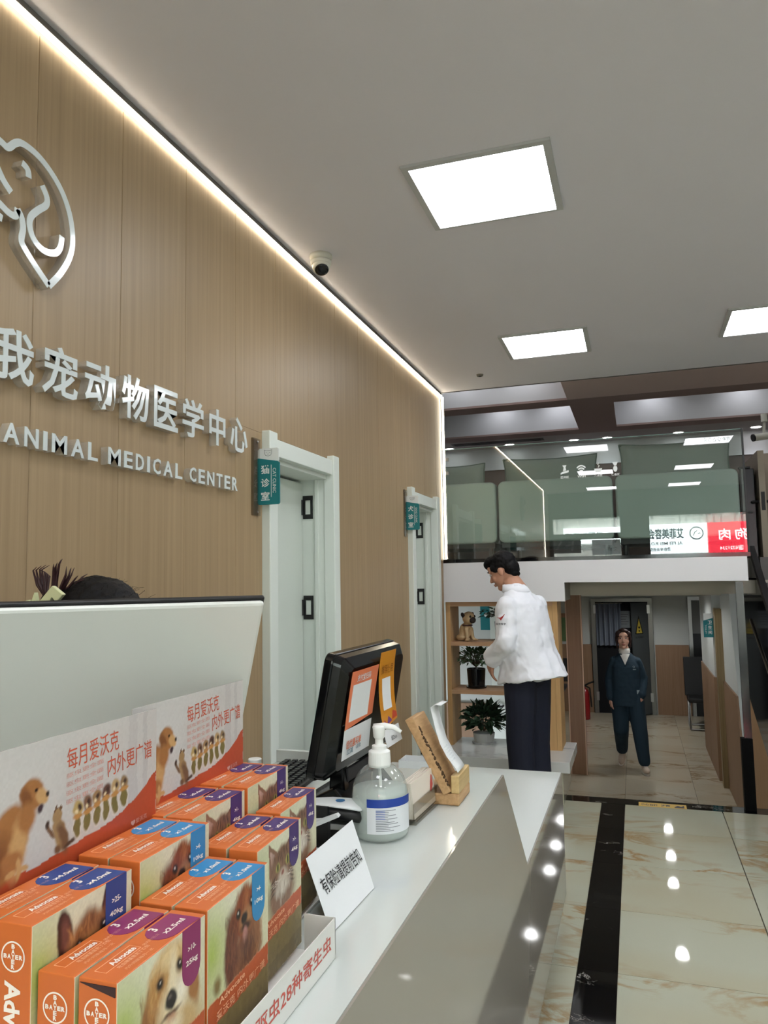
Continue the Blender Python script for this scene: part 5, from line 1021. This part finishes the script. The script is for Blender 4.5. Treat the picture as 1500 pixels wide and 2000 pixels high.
MB().tube([(1.05, 7.21, 2.2), (1.0, 7.21, 2.2), (1.0, 7.24, 2.2)], 0.012).tube([(1.10, 7.21, 2.2), (1.16, 7.21, 2.2), (1.16, 7.30, 2.2)], 0.012).build('handle', BLACKM, r); bx(1.06, 1.09, 7.147, 7.15, 2.12, 2.28).build('lock_plate', BLACKM, r)
# staircase side
t = thing('staircase', 'staircase with black glossy side rising to the upper level at the right edge', 'staircase', (0, 0, 0))
MB().prism([(4.2, 0.0), (4.2, 0.34), (6.38, 1.715), (7.2, 1.715), (7.2, 0.66), (5.82, 0.13), (5.765, 0.0)], 'x', 0.85, 0.87).build('side_glass', mat('stair_black_glass', '121518', 0.06, spec=0.7), t)
MB().prism([(4.1, 0.36), (6.36, 1.79), (6.36, 1.73), (4.1, 0.30)], 'x', 0.835, 0.875).build('string', BLACKM, t)
MB().prism([(5.765, ZL), (5.765, 0.12), (5.82, 0.125), (7.5, 0.77), (7.5, ZL)], 'x', 0.905, 0.93).build('wood_side', WOODT, t)
for k in range(9): bx(0.90, 1.9, 4.25 + 0.255 * k, 4.25 + 0.255 * (k + 1.05), 0.02 if k < 6 else 0.19 * k - 0.3, 0.19 * (k + 1) - 0.01).build('tread', mat('tread_dark', '232325', 0.3), t)
bx(0.630, 0.70, 5.68, 5.75, 0.0, 0.47).build('post', mat('post_black', '09090a', 0.6, spec=0.1), t)
bx(0.652, 0.70, 5.70, 5.73, 0.47, 1.525).build('glass_fin', mat('fin_smoke', '1b1e20', 0.12), t)
MB().tube([(0.845, 5.2, 0.62), (0.845, 6.6, 1.22)], 0.008, 8).build('rail_trim', STEEL, t)
# step sticker
t = thing('step_sticker', 'yellow caution sticker with black lettering on the black step edge', 'sticker', (0.107, 5.655, 0.0003), math.radians(0))
bx(-0.155, 0.155, -0.045, 0.05, 0.0, 0.0006).build('sheet', mat('sticker_yellow', 'c9a238', 0.5), t)
write('小心台阶', BLACKM, t, (-0.085, 0.0, 0.0009), (1, 0, 0), (0, 1, 0), w=0.11, h=0.05, bold=0.03); write('注意', BLACKM, t, (0.02, 0.0, 0.0009), (1, 0, 0), (0, 1, 0), w=0.06, h=0.05, bold=0.03)
MB().prism([(0.075, -0.03), (0.14, -0.03), (0.14, 0.03), (0.12, 0.0), (0.10, 0.02), (0.085, -0.005)], 'z', 0.0006, 0.0010).build('symbol', BLACKM, t)

# ------------------------------------------------------------------ rear level things
t = thing('fire_extinguisher', 'red fire extinguisher standing in the shade beside the timber column', 'fire extinguisher', (-0.86, 12.7, ZL))
MB().lathe([(0, 0), (0.075, 0), (0.08, 0.02), (0.08, 0.40), (0.06, 0.46), (0.025, 0.49), (0.025, 0.53), (0, 0.53)], n=20).build('cylinder', mat('extinguisher_red', '8e1c20', 0.3), t, smooth=True)
MB().tube([(0.0, 0, 0.52), (0.08, -0.02, 0.57), (0.16, -0.03, 0.60)], 0.014, 8).build('handle', BLACKM, t); MB().tube([(-0.02, 0, 0.54), (0.09, -0.06, 0.50), (0.11, -0.05, 0.2)], 0.012, 8).build('hose', BLACKM, t)
t = thing('office_chair', 'black office chair with chrome sled legs against the corridor wall', 'chair', (0.86, 12.5, ZL))
MB().prism([(-0.02, 0.45), (0.04, 0.45), (0.12, 1.02), (0.07, 1.02)], 'y', -0.25, 0.22).xf(Matrix.Rotation(math.radians(90), 4, 'Z')).xf(Matrix.Translation((0, 0.0, 0))).build('backrest', BLACKM, t, bevel=0.01)
bx(-0.20, 0.22, -0.42, 0.02, 0.40, 0.47).build('seat', BLACKM, t, bevel=0.02)
for x_ in (-0.18, 0.20): MB().tube([(x_, -0.38, 0.40), (x_, -0.40, 0.02), (x_, 0.0, 0.02), (x_, 0.02, 0.42)], 0.013, 8).build('leg', STEEL, t, smooth=True)
MB().tube([(-0.18, -0.40, 0.02), (0.20, -0.40, 0.02)], 0.013, 8).tube([(-0.18, 0.0, 0.02), (0.20, 0.0, 0.02)], 0.013, 8).build('stretcher', STEEL, t)
t = thing('door_sign', 'teal toilet sign with three white characters on the right corridor wall', 'sign', (0.752, 9.24, 0.985))
MB().prism([(-0.05, -0.11), (0.05, -0.11), (0.05, 0.105), (-0.05, 0.075)], 'y', -0.008, 0.0).build('teal_plate', TEAL, t); 
bx(-0.045, 0.05, -0.004, 0.004, 0.05, 0.155).build('white_plate', SIGNW, t)
for i, ch in enumerate('卫生间'): write(ch, SIGNW, t, (0.018, -0.009, 0.055 - 0.055 * i), (1, 0, 0), UZ, h=0.04, bold=0.02)
write('TOILET', SIGNW, t, (-0.026, -0.009, -0.02), (0, 0, -1), (1, 0, 0), w=0.10, h=0.016)
bx(0.05, 0.054, -0.01, 0.04, -0.11, 0.11).build('wall_bracket', ACRYL, t)
t = thing('warning_sign', 'yellow and black triangular hazard notice on the open steel door', 'sign', (0.02, 13.165, 0.62), math.radians(46))
MB().prism([(-0.09, 0), (0.09, 0), (0, 0.30)], 'y', -0.004, 0).build('plate', BLACKM, t); MB().prism([(-0.066, 0.015), (0.066, 0.015), (0, 0.25)], 'y', -0.005, -0.004).build('yellow_field', mat('hazard_yellow', 'b09a3a', 0.5), t)
MB().prism([(-0.02, 0.06), (0.02, 0.06), (0, 0.03)], 'y', -0.006, -0.005).prism([(-0.03, 0.12), (0.0, 0.08), (0.03, 0.12)], 'y', -0.006, -0.005).build('symbol', BLACKM, t)
write('当心电离辐射', BLACKM, t, (0, -0.005, -0.05), (1, 0, 0), UZ, w=0.18, h=0.035)
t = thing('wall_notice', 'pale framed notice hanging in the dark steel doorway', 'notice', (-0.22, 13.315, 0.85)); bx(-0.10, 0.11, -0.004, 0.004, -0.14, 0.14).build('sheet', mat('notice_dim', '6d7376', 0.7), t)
for k in range(5): bx(-0.08, 0.08 - 0.02 * (k % 3), -0.0055, -0.004, 0.08 - 0.04 * k, 0.088 - 0.04 * k).build('text_line', DARKG, t)
t = thing('dark_desk', 'dark desk with office things in the gap beside the shelf', 'desk', (-1.25, 11.0, ZL)); bx(-0.6, 0.25, -0.3, 0.3, 0.70, 0.74).build('top', DARKG, t); bx(-0.55, 0.2, -0.25, 0.28, 0, 0.70).build('pedestal', BLACKM, t)
t = thing('desk_monitor', 'dark computer monitor on the desk beside the shelf', 'monitor', (-1.12, 10.95, ZL + 0.74)); bx(-0.2, 0.2, -0.02, 0.02, 0.08, 0.40).build('panel', BLACKM, t); bx(-0.03, 0.03, -0.02, 0.02, 0.01, 0.08).build('neck', BLACKM, t); bx(-0.1, 0.1, -0.08, 0.08, 0, 0.01).build('foot', BLACKM, t)
t = thing('wall_picture', 'green framed picture glimpsed in the gap beside the shelf', 'picture', (-1.42, 13.36, 0.68)); bx(-0.3, 0.3, -0.01, 0.015, -0.2, 0.2).build('print', mat('picture_green', '5d7a4f', 0.6), t); bx(-0.32, 0.32, -0.015, 0.015, 0.2, 0.27).build('frame', WOODB, t)
# ------------------------------------------------------------------ people
SKIN = mat('skin', 'b98a72', 0.5, spec=0.35); SKIN2 = mat('skin_light', 'c49a86', 0.5, spec=0.35)
HAIR = mat('hair_black', '0c0b0d', 0.6, spec=0.2, bump=0.6, bscale=220); HAIRB = mat('hair_brown', '2a1a17', 0.55, spec=0.25, bump=0.6, bscale=220)
LIP = mat('lips', '9a5a50', 0.5); EYEW = mat('eye_white', 'd8d4cf', 0.3); EYED = mat('eye_dark', '120d0b', 0.2)
def rotx(a): return Matrix.Rotation(math.radians(a), 3, 'X')
def rotz(a): return Matrix.Rotation(math.radians(a), 3, 'Z')
def head_volume(mb, c, R, s=1.0):
    c = Vector(c)
    def E(p, r): mb.ell(tuple(c + R @ (Vector(p) * s)), tuple(q * s for q in r), 18, 11, R)
    def K(p, q, r1, r2): mb.cap(tuple(c + R @ (Vector(p) * s)), tuple(c + R @ (Vector(q) * s)), r1 * s, r2 * s)
    E((0, -.012, .035), (.074, .092, .082)); E((0, .028, -.022), (.060, .062, .085)); E((0, .02, -.06), (.050, .055, .045)); E((0, .062, -.092), (.026, .024, .022))
    E((0, .070, .045), (.052, .022, .035)); K((0, .086, .012), (0, .108, -.026), .007, .011); E((.011, .096, -.031), (.009, .010, .008)); E((-.011, .096, -.031), (.009, .010, .008))
    for q in (-1, 1):
        E((q * .076, -.008, -.008), (.009, .019, .031)); E((q * .040, .062, -.025), (.022, .018, .022)); E((q * .030, .078, .026), (.020, .010, .007))
    E((0, .086, -.060), (.021, .010, .010))
    K((0, -.025, -.05), (0, -.045, -.16), .052, .056)
def face_bits(c, R, root, s=1.0, hairm=None):
    c = Vector(c); P = lambda p: tuple(c + R @ (Vector(p) * s))
    for q in (-1, 1):
        e = MB().ell(P((q * .030, .079, .010)), (.0125 * s, .008 * s, .006 * s), 12, 7, R).build('eye', EYEW, root, smooth=True)
        MB().ell(P((q * .030, .0845, .010)), (.0055 * s, .004 * s, .0055 * s), 10, 6, R).build('iris', EYED, e, smooth=True)
        MB().tube([P((q * .016, .085, .0145)), P((q * .030, .0875, .0175)), P((q * .045, .0815, .0135))], .0016 * s, 5).build('eyelid', hairm, e)
        MB().tube([P((q * .014, .092, .032)), P((q * .032, .092, .037)), P((q * .050, .078, .032))], .0034 * s, 5).build('eyebrow', hairm, root)
    MB().ell(P((0, .0935, -.056)), (.020 * s, .006 * s, .0045 * s), 12, 6, R).ell(P((0, .093, -.065)), (.017 * s, .006 * s, .005 * s), 12, 6, R).build('mouth', LIP, root, smooth=True)
def hand_volume(mb, w, d, up, s, curl=0.5):
    """palm and five fingers: w wrist, d pointing along the hand, up = back of hand normal, s = +1/-1 side of the thumb"""
    w, d, up = Vector(w), Vector(d).normalized(), Vector(up).normalized(); sd = d.cross(up).normalized() * s
    mb.cap(w, w + d * .05, .024, .026, 10); mb.cap(w + d * .04 + sd * .022, w + d * .085 + sd * .026, .015, .013, 8).cap(w + d * .04 - sd * .022, w + d * .08 - sd * .026, .015, .012, 8)
    for k, L in enumerate((.062, .072, .068, .052)):
        o = sd * (.030 - .020 * k); a = w + d * .085 + o; b = a + (d * math.cos(curl) - up * math.sin(curl)) * L * .55; e = b + (d * math.cos(2 * curl) - up * math.sin(2 * curl)) * L * .5
        mb.cap(a, b, .0092, .0085, 8).cap(b, e, .0085, .0075, 8)
    a = w + d * .03 + sd * .028; b = a + (d * .7 + sd * .7) * .035; mb.cap(a, b, .012, .0105, 8).cap(b, b + (d * .95 + sd * .2) * .03, .010, .0085, 8)
def rings(mb, rs, n=28, twist=0.0):
    mb.loft([[(cx + rx * math.copysign(abs(math.cos(a)) ** .85, math.cos(a)), cy + ry * math.copysign(abs(math.sin(a)) ** .85, math.sin(a)), z + (tl * math.sin(a) if len(r_) > 5 else 0)) for a in [2 * math.pi * k / n for k in range(n)]] for r_ in rs for (z, cx, cy, rx, ry, tl) in [tuple(r_) + ((0,) if len(r_) == 5 else ())]])
def limb(mb, pts, rr):
    for k in range(len(pts) - 1): mb.cap(pts[k], pts[k + 1], rr[k], rr[k + 1], 14)

# the man in a white coat
t = thing('person', 'young man in white coat and navy trousers with his back turned beside the shelf', 'person', (-0.695, 5.02, 0), math.radians(62))
HR = rotz(16) @ rotx(-26); HC = (-0.01, 0.165, 1.622)
b = MB(); head_volume(b, HC, HR, 1.0)
b.cap((0, 0.03, 1.42), (-0.006, 0.105, 1.54), .06, .056)
rings(b, [(.96, 0, 0, .14, .09), (1.0, 0, 0, .14, .09), (1.15, 0, .01, .135, .09), (1.32, 0, .025, .15, .095), (1.39, 0, .035, .14, .075), (1.44, 0, .045, .08, .055)])
LA = [(-.175, .03, 1.395), (-.235, -.01, 1.165), (-.190, .150, 1.045)]; RA = [(.175, .03, 1.395), (.255, .0, 1.16), (.14, .20, 1.10)]
limb(b, [(-.14, .035, 1.37)] + LA[1:], (.045, .042, .030)); limb(b, [(.14, .035, 1.37)] + RA[1:], (.045, .042, .030))
hand_volume(b, LA[2], (.30, .25, -.92), (-.8, .5, 0), 1, .35); hand_volume(b, RA[2], (-.6, .7, .2), (.3, .3, .8), -1, .7)
for q in (-1, 1): limb(b, [(q * .085, 0, .90), (q * .09, .015, .50), (q * .088, -.02, .09)], (.088, .055, .042)); b.ell((q * .09, .05, .04), (.042, .11, .038))
remesh(b, 'body', .0058, SKIN, t, 3)
face_bits(HC, HR, t, 1.0, HAIR)
h = MB(); C_ = Vector(HC)
def HE(p, r): h.ell(tuple(C_ + HR @ Vector(p)), r, 20, 12, HR)
HE((0, -.022, .052), (.082, .096, .084)); HE((0, .045, .092), (.064, .054, .040)); HE((0, -.062, -.002), (.070, .056, .062)); HE((.066, .010, .035), (.017, .045, .035)); HE((-.066, .010, .035), (.017, .045, .035)); HE((0, .078, .078), (.050, .026, .024)); HE((0, -.07, -.045), (.05, .03, .035))
remesh(h, 'hair', .0058, HAIR, t, 2, wrinkle=lambda c: .004 * noise.noise(c * 55) + .003 * noise.noise(c * 130))
COAT = mat('coat_white', 'e4e7ee', 0.75, bump=0.15, bscale=500)
c = MB()
rings(c, [(.918, 0, -.045, .225, .215, -.035), (1.0, 0, -.030, .210, .185, -.02), (1.10, 0, -.015, .198, .158), (1.22, 0, .002, .190, .140), (1.34, 0, .018, .192, .130), (1.41, 0, .028, .182, .112), (1.455, 0, .04, .135, .092), (1.50, -.003, .065, .080, .076), (1.535, -.006, .085, .064, .066)])
limb(c, [(-.160, .028, 1.385), (-.240, -.012, 1.165), (-.198, .135, 1.062)], (.076, .068, .056)); limb(c, [(.160, .028, 1.385), (.245, 0.02, 1.16), (.15, .185, 1.105)], (.076, .066, .054))
c.tube([(-.198 - .010, .135 - .06, 1.062 + .042), (-.192, .150, 1.052)], [.058, .061], 16)
def folds(c_):
    k = max(0, 1.5 - c_.z); a = math.atan2(c_.y + .02, c_.x)
    w = .006 * math.sin(a * 8 + 2.5 * noise.noise(c_ * 3)) * min(1, k * 1.6) + .010 * noise.noise(Vector((c_.x * 8 + c_.z * 5, c_.y * 8, c_.z * 6))) + .006 * noise.noise(Vector((c_.x * 18 - c_.z * 9, c_.y * 18, c_.z * 13))) + .003 * noise.noise(c_ * 34)
    if c_.x < -.19: w += .003 * math.sin(c_.z * 60 + 30 * c_.y + 4 * noise.noise(c_ * 6))
    return w
coat = remesh(c, 'coat', .0075, COAT, t, 3, wrinkle=folds)
MB().loft([[(-.006 + r_ * 1.02 * math.cos(a), .085 + dy + r_ * math.sin(a) * 1.04, z) for a in [2 * math.pi * k / 24 for k in range(24)]] for r_, z, dy in ((.062, 1.528, .006), (.070, 1.532, .0), (.090, 1.487, -.022), (.087, 1.482, -.022))], cap=False).build('collar', COAT, coat, smooth=True, solid=.003)
MB().tube([(-.262, -.06, 1.18), (-.262, .04, 1.12)], .0015, 4).build('sleeve_seam', mat('seam_grey', 'a4a7ad', 0.8), coat)
sp = Vector((-.248, .005, 1.32)); sn = Vector((-.93, -.33, .15)).normalized(); su = Vector((.33, -.93, 0)).normalized(); sv = sn.cross(su).normalized() if sn.cross(su).z > 0 else -sn.cross(su).normalized()
q = lambda a, b_: tuple(sp + su * a + sv * b_ + sn * .017)
RED = mat('badge_red', '9c2b2b', 0.6)
MB().add([q(-.028, .006), q(-.010, .0), q(0, -.012), q(.012, .004), q(.026, .030), q(.006, .012), q(-.004, .006)], [(0, 1, 6), (1, 2, 6), (2, 3, 5), (2, 5, 6), (3, 4, 5)]).build('sleeve_badge', RED, coat, solid=.004)
write('我宠医学', mat('ink_black'), coat, Vector(q(0, -.034)), su, sv, w=.066, h=.014, bold=.01)
NAVY = mat('trousers_navy', '13182a', 0.8)
p = MB()
for s_ in (-1, 1): limb(p, [(s_ * .080, 0, .93), (s_ * .09, .01, .50), (s_ * .088, -.015, .06)], (.108, .086, .076))
p.ell((0, 0, .95), (.165, .118, .10))
remesh(p, 'trousers', .009, NAVY, t, 3, wrinkle=lambda c_: .005 * noise.noise(Vector((c_.x * 12, c_.y * 12, c_.z * 5))))
for s_ in (-1, 1): MB().ell((s_ * .095, .055, .035), (.048, .135, .034)).build('shoe', BLACKM, t, smooth=True)

# the woman walking up from the rear level
t = thing('person', 'woman in a dark teal scrub suit with a white turtleneck walking towards the steps', 'person', (-0.160, 9.58, ZL), math.radians(180))
HC = (0.01, 0.02, 1.522); HR = rotz(2) @ rotx(3)
b = MB(); head_volume(b, HC, HR, 1.02); b.cap((0, 0, 1.30), (0.005, -.02, 1.42), .055, .052)
rings(b, [(.82, 0, 0, .155, .105), (.95, 0, 0, .145, .10), (1.10, 0, .0, .14, .095), (1.20, 0, .0, .14, .095), (1.26, 0, 0, .12, .075), (1.31, 0, 0, .07, .055)])
RA = [(.150, 0, 1.29), (.188, -.03, 1.04), (.182, .03, .815)]; LA = [(-.150, 0, 1.29), (-.192, -.05, 1.05), (-.165, .05, .865)]
limb(b, [(.13, 0, 1.24)] + RA[1:], (.040, .036, .026)); limb(b, [(-.13, 0, 1.24)] + LA[1:], (.040, .036, .026)); hand_volume(b, RA[2], (-.08, .15, -.98), (.9, .2, 0), 1, .35); hand_volume(b, LA[2], (.1, .15, -.98), (-.9, .2, 0), -1, .3)
legL = [(-.085, .0, .83), (-.130, .10, .47), (-.168, .13, .09)]; legR = [(.080, 0, .83), (.078, .02, .46), (.085, -.27, .15)]
limb(b, legL, (.085, .052, .038)); limb(b, legR, (.085, .052, .038))
remesh(b, 'body', .0058, SKIN2, t, 3); face_bits(HC, HR, t, 1.02, HAIRB)
h = MB(); C_ = Vector(HC)
HE((0, -.030, .046), (.084, .090, .082)); HE((0, -.05, -.01), (.078, .06, .08)); HE((.055, .052, .062), (.036, .030, .040)); HE((-.055, .052, .062), (.036, .030, .040)); HE((.078, .022, .0), (.016, .034, .062)); HE((-.078, .022, .0), (.016, .034, .062)); HE((.074, .03, -.07), (.012, .022, .045)); HE((-.074, .03, -.07), (.012, .022, .045)); HE((0, .03, .10), (.055, .05, .026))
remesh(h, 'hair', .0058, HAIRB, t, 2, wrinkle=lambda c_: .003 * noise.noise(c_ * 60))
TURT = mat('turtleneck_white', 'd2d0ca', 0.8)
MB().lathe([(.058, 1.325), (.064, 1.345), (.061, 1.365), (.065, 1.385), (.060, 1.41), (.050, 1.412)], .004, -.008, 28).build('turtleneck', TURT, t, smooth=True, solid=.003)
SCR = mat('scrub_teal_navy', '142c3a', 0.8)
c = MB(); rings(c, [(.745, 0, 0, .185, .14), (.88, 0, 0, .172, .13), (1.05, 0, 0, .160, .124), (1.2, 0, .005, .158, .125), (1.265, 0, 0, .140, .102), (1.315, 0, -.005, .112, .085), (1.355, 0, -.01, .072, .066)])
limb(c, [(.128, 0, 1.258), (.190, -.03, 1.04), (.184, .025, .835)], (.060, .056, .050)); limb(c, [(-.128, 0, 1.258), (-.196, -.05, 1.05), (-.170, .045, .87)], (.060, .056, .052))
tun = remesh(c, 'tunic', .008, SCR, t, 3, wrinkle=lambda c_: .005 * noise.noise(Vector((c_.x * 10, c_.y * 10, c_.z * 6))) + .003 * noise.noise(c_ * 25))
def front_y(x, z):  # front of the tunic by ray
    ok, loc, n_, i_ = tun.ray_cast(Vector((x, 0.6, z)), Vector((0, -1, 0))); return loc.y if ok else .12
V_ = [(-.062, 1.362), (0.0, 1.215), (.062, 1.362)]
vs = []; NV = 9
for j in range(NV + 1):
    f = j / NV; z = 1.215 + (1.352 - 1.215) * f; hw = .060 * f
    for i in range(5): x = -hw + 2 * hw * i / 4; vs.append((x, front_y(x, z) + .004, z))
MB().add(vs, [(j * 5 + i, j * 5 + i + 1, (j + 1) * 5 + i + 1, (j + 1) * 5 + i) for j in range(NV) for i in range(4)]).build('neck_insert', TURT, t, smooth=True)
for s_ in (-1, 1): MB().tube([(s_ * .064 * f, front_y(s_ * .064 * f, 1.212 + .142 * f) + .004, 1.212 + .142 * f) for f in (0, .25, .5, .75, 1)], .006, 6).build('neck_band', SCR, tun, smooth=True)
yb = front_y(-.095, 1.19) + .004
write('我宠医学', mat('badge_grey', '8fa0a8', 0.6), tun, (-.095, yb, 1.175), (-1, 0, 0), UZ, w=.05, h=.013, bold=.02); MB().loft([[(-.095 + r_ * math.cos(a), yb, 1.205 + r_ * math.sin(a)) for a in [2 * math.pi * k / 16 for k in range(16)]] for r_ in (.009, .012)], cap=False).build('chest_emblem', mat('badge_grey'), tun)
yb = front_y(-.125, .915) + .004; MB().add([(-.150, yb, .935), (-.095, yb, .935), (-.125, yb, .885)], [(0, 1, 2)]).build('pocket_mark', mat('badge_grey'), tun, solid=.002)
p = MB(); limb(p, [legL[0], legL[1], (-.166, .13, .13)], (.112, .088, .068)); limb(p, [legR[0], legR[1], (.085, -.25, .18)], (.112, .088, .068)); p.ell((0, 0, .85), (.165, .12, .10))
remesh(p, 'trousers', .009, SCR, t, 3, wrinkle=lambda c_: .004 * noise.noise(Vector((c_.x * 14, c_.y * 14, c_.z * 6))))
SHO = mat('shoe_cream', 'c9b7a6', 0.6); SOL = mat('shoe_sole', 'd6cfc6', 0.6)
for nm, (x, y, z, pit, yaw) in {'l': (-.172, .17, .045, 0, 12), 'r': (.088, -.235, .085, -28, -8)}.items():
    M_ = Matrix.Translation((x, y, z)) @ Matrix.Rotation(math.radians(yaw), 4, 'Z') @ Matrix.Rotation(math.radians(pit), 4, 'X')
    s_ = MB(); s_.ell((0, .02, 0), (.044, .115, .036)); s_.ell((0, -.05, .03), (.038, .045, .045)); s_ = s_.xf(M_); so = remesh(s_, 'shoe', .006, SHO, t, 2)
    MB().prism([(.040 * math.cos(a), .018 + .118 * math.sin(a)) for a in [2 * math.pi * k / 20 for k in range(20)]], 'z', -.042, -.026).xf(M_).build('sole', SOL, so)
    for k in range(3): MB().tube([(-.022, .02 + .022 * k, .037 - .004 * k), (.022, .028 + .022 * k, .037 - .004 * k)], .003, 5).xf(M_).build('lace', SOL, so)

# the receptionist, only the top of the head shows over the monitor
RP = Vector((-1.10, 1.36, 0)); RZ = math.radians(-112)
t = thing('person', 'receptionist with black hair pinned up in a pale claw clip behind the white monitor', 'person', RP, RZ)
IM = (Matrix.Translation(RP) @ Matrix.Rotation(RZ, 4, 'Z')).inverted()
L_ = lambda x, y, z: IM @ Vector((x, y, z))
HCw = Vector((-1.062, 1.315, 1.464)); HC = tuple(IM @ HCw); HR = rotx(-30)
b = MB(); head_volume(b, HC, HR, 1.0)
b.cap((0, -.02, 1.24), tuple(Vector(HC) + Vector((0, -.05, -.12))), .055, .052)
rings(b, [(.82, 0, -.02, .14, .09), (1.0, 0, -.02, .13, .09), (1.18, 0, -.015, .14, .10), (1.24, 0, -.02, .13, .075), (1.30, 0, -.02, .07, .055)])
LA = [(-.165, -.02, 1.25), (-.19, .0, 1.02), (-.14, .15, .95)]; RA = [(.165, -.02, 1.25), (.19, .0, 1.02), (.14, .15, .95)]
limb(b, LA, (.042, .036, .026)); limb(b, RA, (.042, .036, .026)); hand_volume(b, LA[2], (.3, .8, -.1), (0, .1, 1), 1, .5); hand_volume(b, RA[2], (-.3, .8, -.1), (0, .1, 1), -1, .5)
for s_ in (-1, 1): limb(b, [(s_ * .085, -.02, .83), (s_ * .085, 0, .45), (s_ * .085, -.02, .08)], (.085, .055, .04)); b.ell((s_ * .085, .04, .035), (.04, .10, .034))
remesh(b, 'body', .0065, SKIN2, t, 3); face_bits(HC, HR, t, 1.0, HAIR)
h = MB(); C_ = Vector(HC)
HE((0, -.022, .040), (.088, .102, .085)); HE((0, .05, .085), (.062, .05, .035)); HE((.07, .02, .02), (.02, .05, .06)); HE((-.07, .02, .02), (.02, .05, .06)); HE((0, -.06, -.02), (.075, .06, .07))
h.ell(tuple(L_(-1.125, 1.29, 1.515)), (.058, .055, .058)); h.cap(tuple(L_(-1.150, 1.28, 1.48)), tuple(L_(-1.153, 1.275, 1.548)), .035, .020)
hair = remesh(h, 'hair', .0058, HAIR, t, 2, wrinkle=lambda c_: .003 * noise.noise(Vector((c_.x * 30, c_.y * 70, c_.z * 70))) + .003 * noise.noise(c_ * 140))
tails = [((-1.158, 1.275, 1.57), (-1.185, 1.27, 1.61), (-1.192, 1.27, 1.640), (-1.178, 1.27, 1.648)), ((-1.155, 1.275, 1.57), (-1.168, 1.27, 1.60), (-1.163, 1.27, 1.635), (-1.166, 1.27, 1.640)), ((-1.150, 1.275, 1.57), (-1.142, 1.27, 1.61), (-1.135, 1.27, 1.645), (-1.128, 1.27, 1.652)),
         ((-1.148, 1.275, 1.57), (-1.128, 1.27, 1.605), (-1.115, 1.27, 1.630), (-1.112, 1.27, 1.645)), ((-1.145, 1.275, 1.57), (-1.115, 1.27, 1.595), (-1.090, 1.27, 1.618), (-1.082, 1.27, 1.622)), ((-1.145, 1.28, 1.565), (-1.125, 1.27, 1.585), (-1.105, 1.27, 1.597), (-1.095, 1.27, 1.600))]
rn = random.Random(4); m = MB()
for tl in tails:
    for k in range(5):
        j = Vector((rn.gauss(0, .002), rn.gauss(0, .006), rn.gauss(0, .002)))
        m.tube([L_(*(Vector(q_) + Vector((.006, 0, -.028)) + j * (i + .5) * .8)) for i, q_ in enumerate(tl)], [.0045, .0032, .0018, .0005], 5)
m.build('hair_ends', mat('hair_ends_brown', '33191c', 0.5), t, smooth=True)
m = MB()
for k in range(70):
    a = rn.uniform(-.6, 1.2); d = Vector((math.sin(a) * .092, rn.gauss(0, .03), math.cos(a) * .090)); p0 = HCw + Vector((0.0, 0, .018)) + d
    m.tube([L_(*p0), L_(*(p0 + d * .12 + Vector((rn.gauss(0, .006), 0, rn.gauss(0, .004))))), L_(*(p0 + d * .16 + Vector((rn.gauss(.006, .008), 0, rn.gauss(0, .005)))))], [.0006, .0004, .0002], 4)
m.build('flyaway_hair', HAIR, t, kind='stuff')
MB().tube([L_(-1.005, 1.245, 1.538), L_(-.990, 1.237, 1.524), L_(-.982, 1.233, 1.505)], .0022, 5).build('parting', mat('scalp', '6b5a52', 0.7), t)
CLIP = mat('clip_pale_yellow', 'c9cba0', 0.35)
z3 = lambda pts: [L_(*p_) for p_ in pts]
def clip_leaf(pts, th=.010):
    a_ = [Vector(p_) for p_ in pts]; return MB().loft([[tuple(IM @ (p_ + Vector((0, dy, 0)))) for p_ in a_] for dy in (0, th)])
hc = clip_leaf([(-1.140, 1.225, 1.548), (-1.105, 1.222, 1.580), (-1.076, 1.220, 1.562), (-1.094, 1.221, 1.546), (-1.106, 1.222, 1.556), (-1.126, 1.224, 1.528), (-1.150, 1.226, 1.512)]).build('claw_clip', CLIP, t, bevel=.002)
clip_leaf([(-1.200, 1.235, 1.512), (-1.190, 1.234, 1.548), (-1.172, 1.233, 1.552), (-1.150, 1.232, 1.535), (-1.148, 1.232, 1.512)]).build('clip_wing', CLIP, hc, bevel=.002)
clip_leaf([(-1.166, 1.232, 1.545), (-1.158, 1.232, 1.566), (-1.152, 1.232, 1.545)]).build('clip_tooth', CLIP, hc)
c = MB(); rings(c, [(.70, 0, -.02, .185, .13), (.9, 0, -.02, .175, .125), (1.15, 0, -.015, .18, .128), (1.25, 0, -.02, .172, .105), (1.30, 0, -.02, .11, .085), (1.33, 0, -.02, .075, .07)])
limb(c, [LA[0], LA[1], (-.15, .12, .965)], (.066, .058, .048)); limb(c, [RA[0], RA[1], (.15, .12, .965)], (.066, .058, .048))
remesh(c, 'tunic', .009, SCR, t, 3, wrinkle=lambda c_: .004 * noise.noise(c_ * 12))
p = MB()
for s_ in (-1, 1): limb(p, [(s_ * .085, -.02, .80), (s_ * .088, 0, .45), (s_ * .088, -.02, .08)], (.10, .075, .062))
remesh(p, 'trousers', .010, SCR, t, 3)
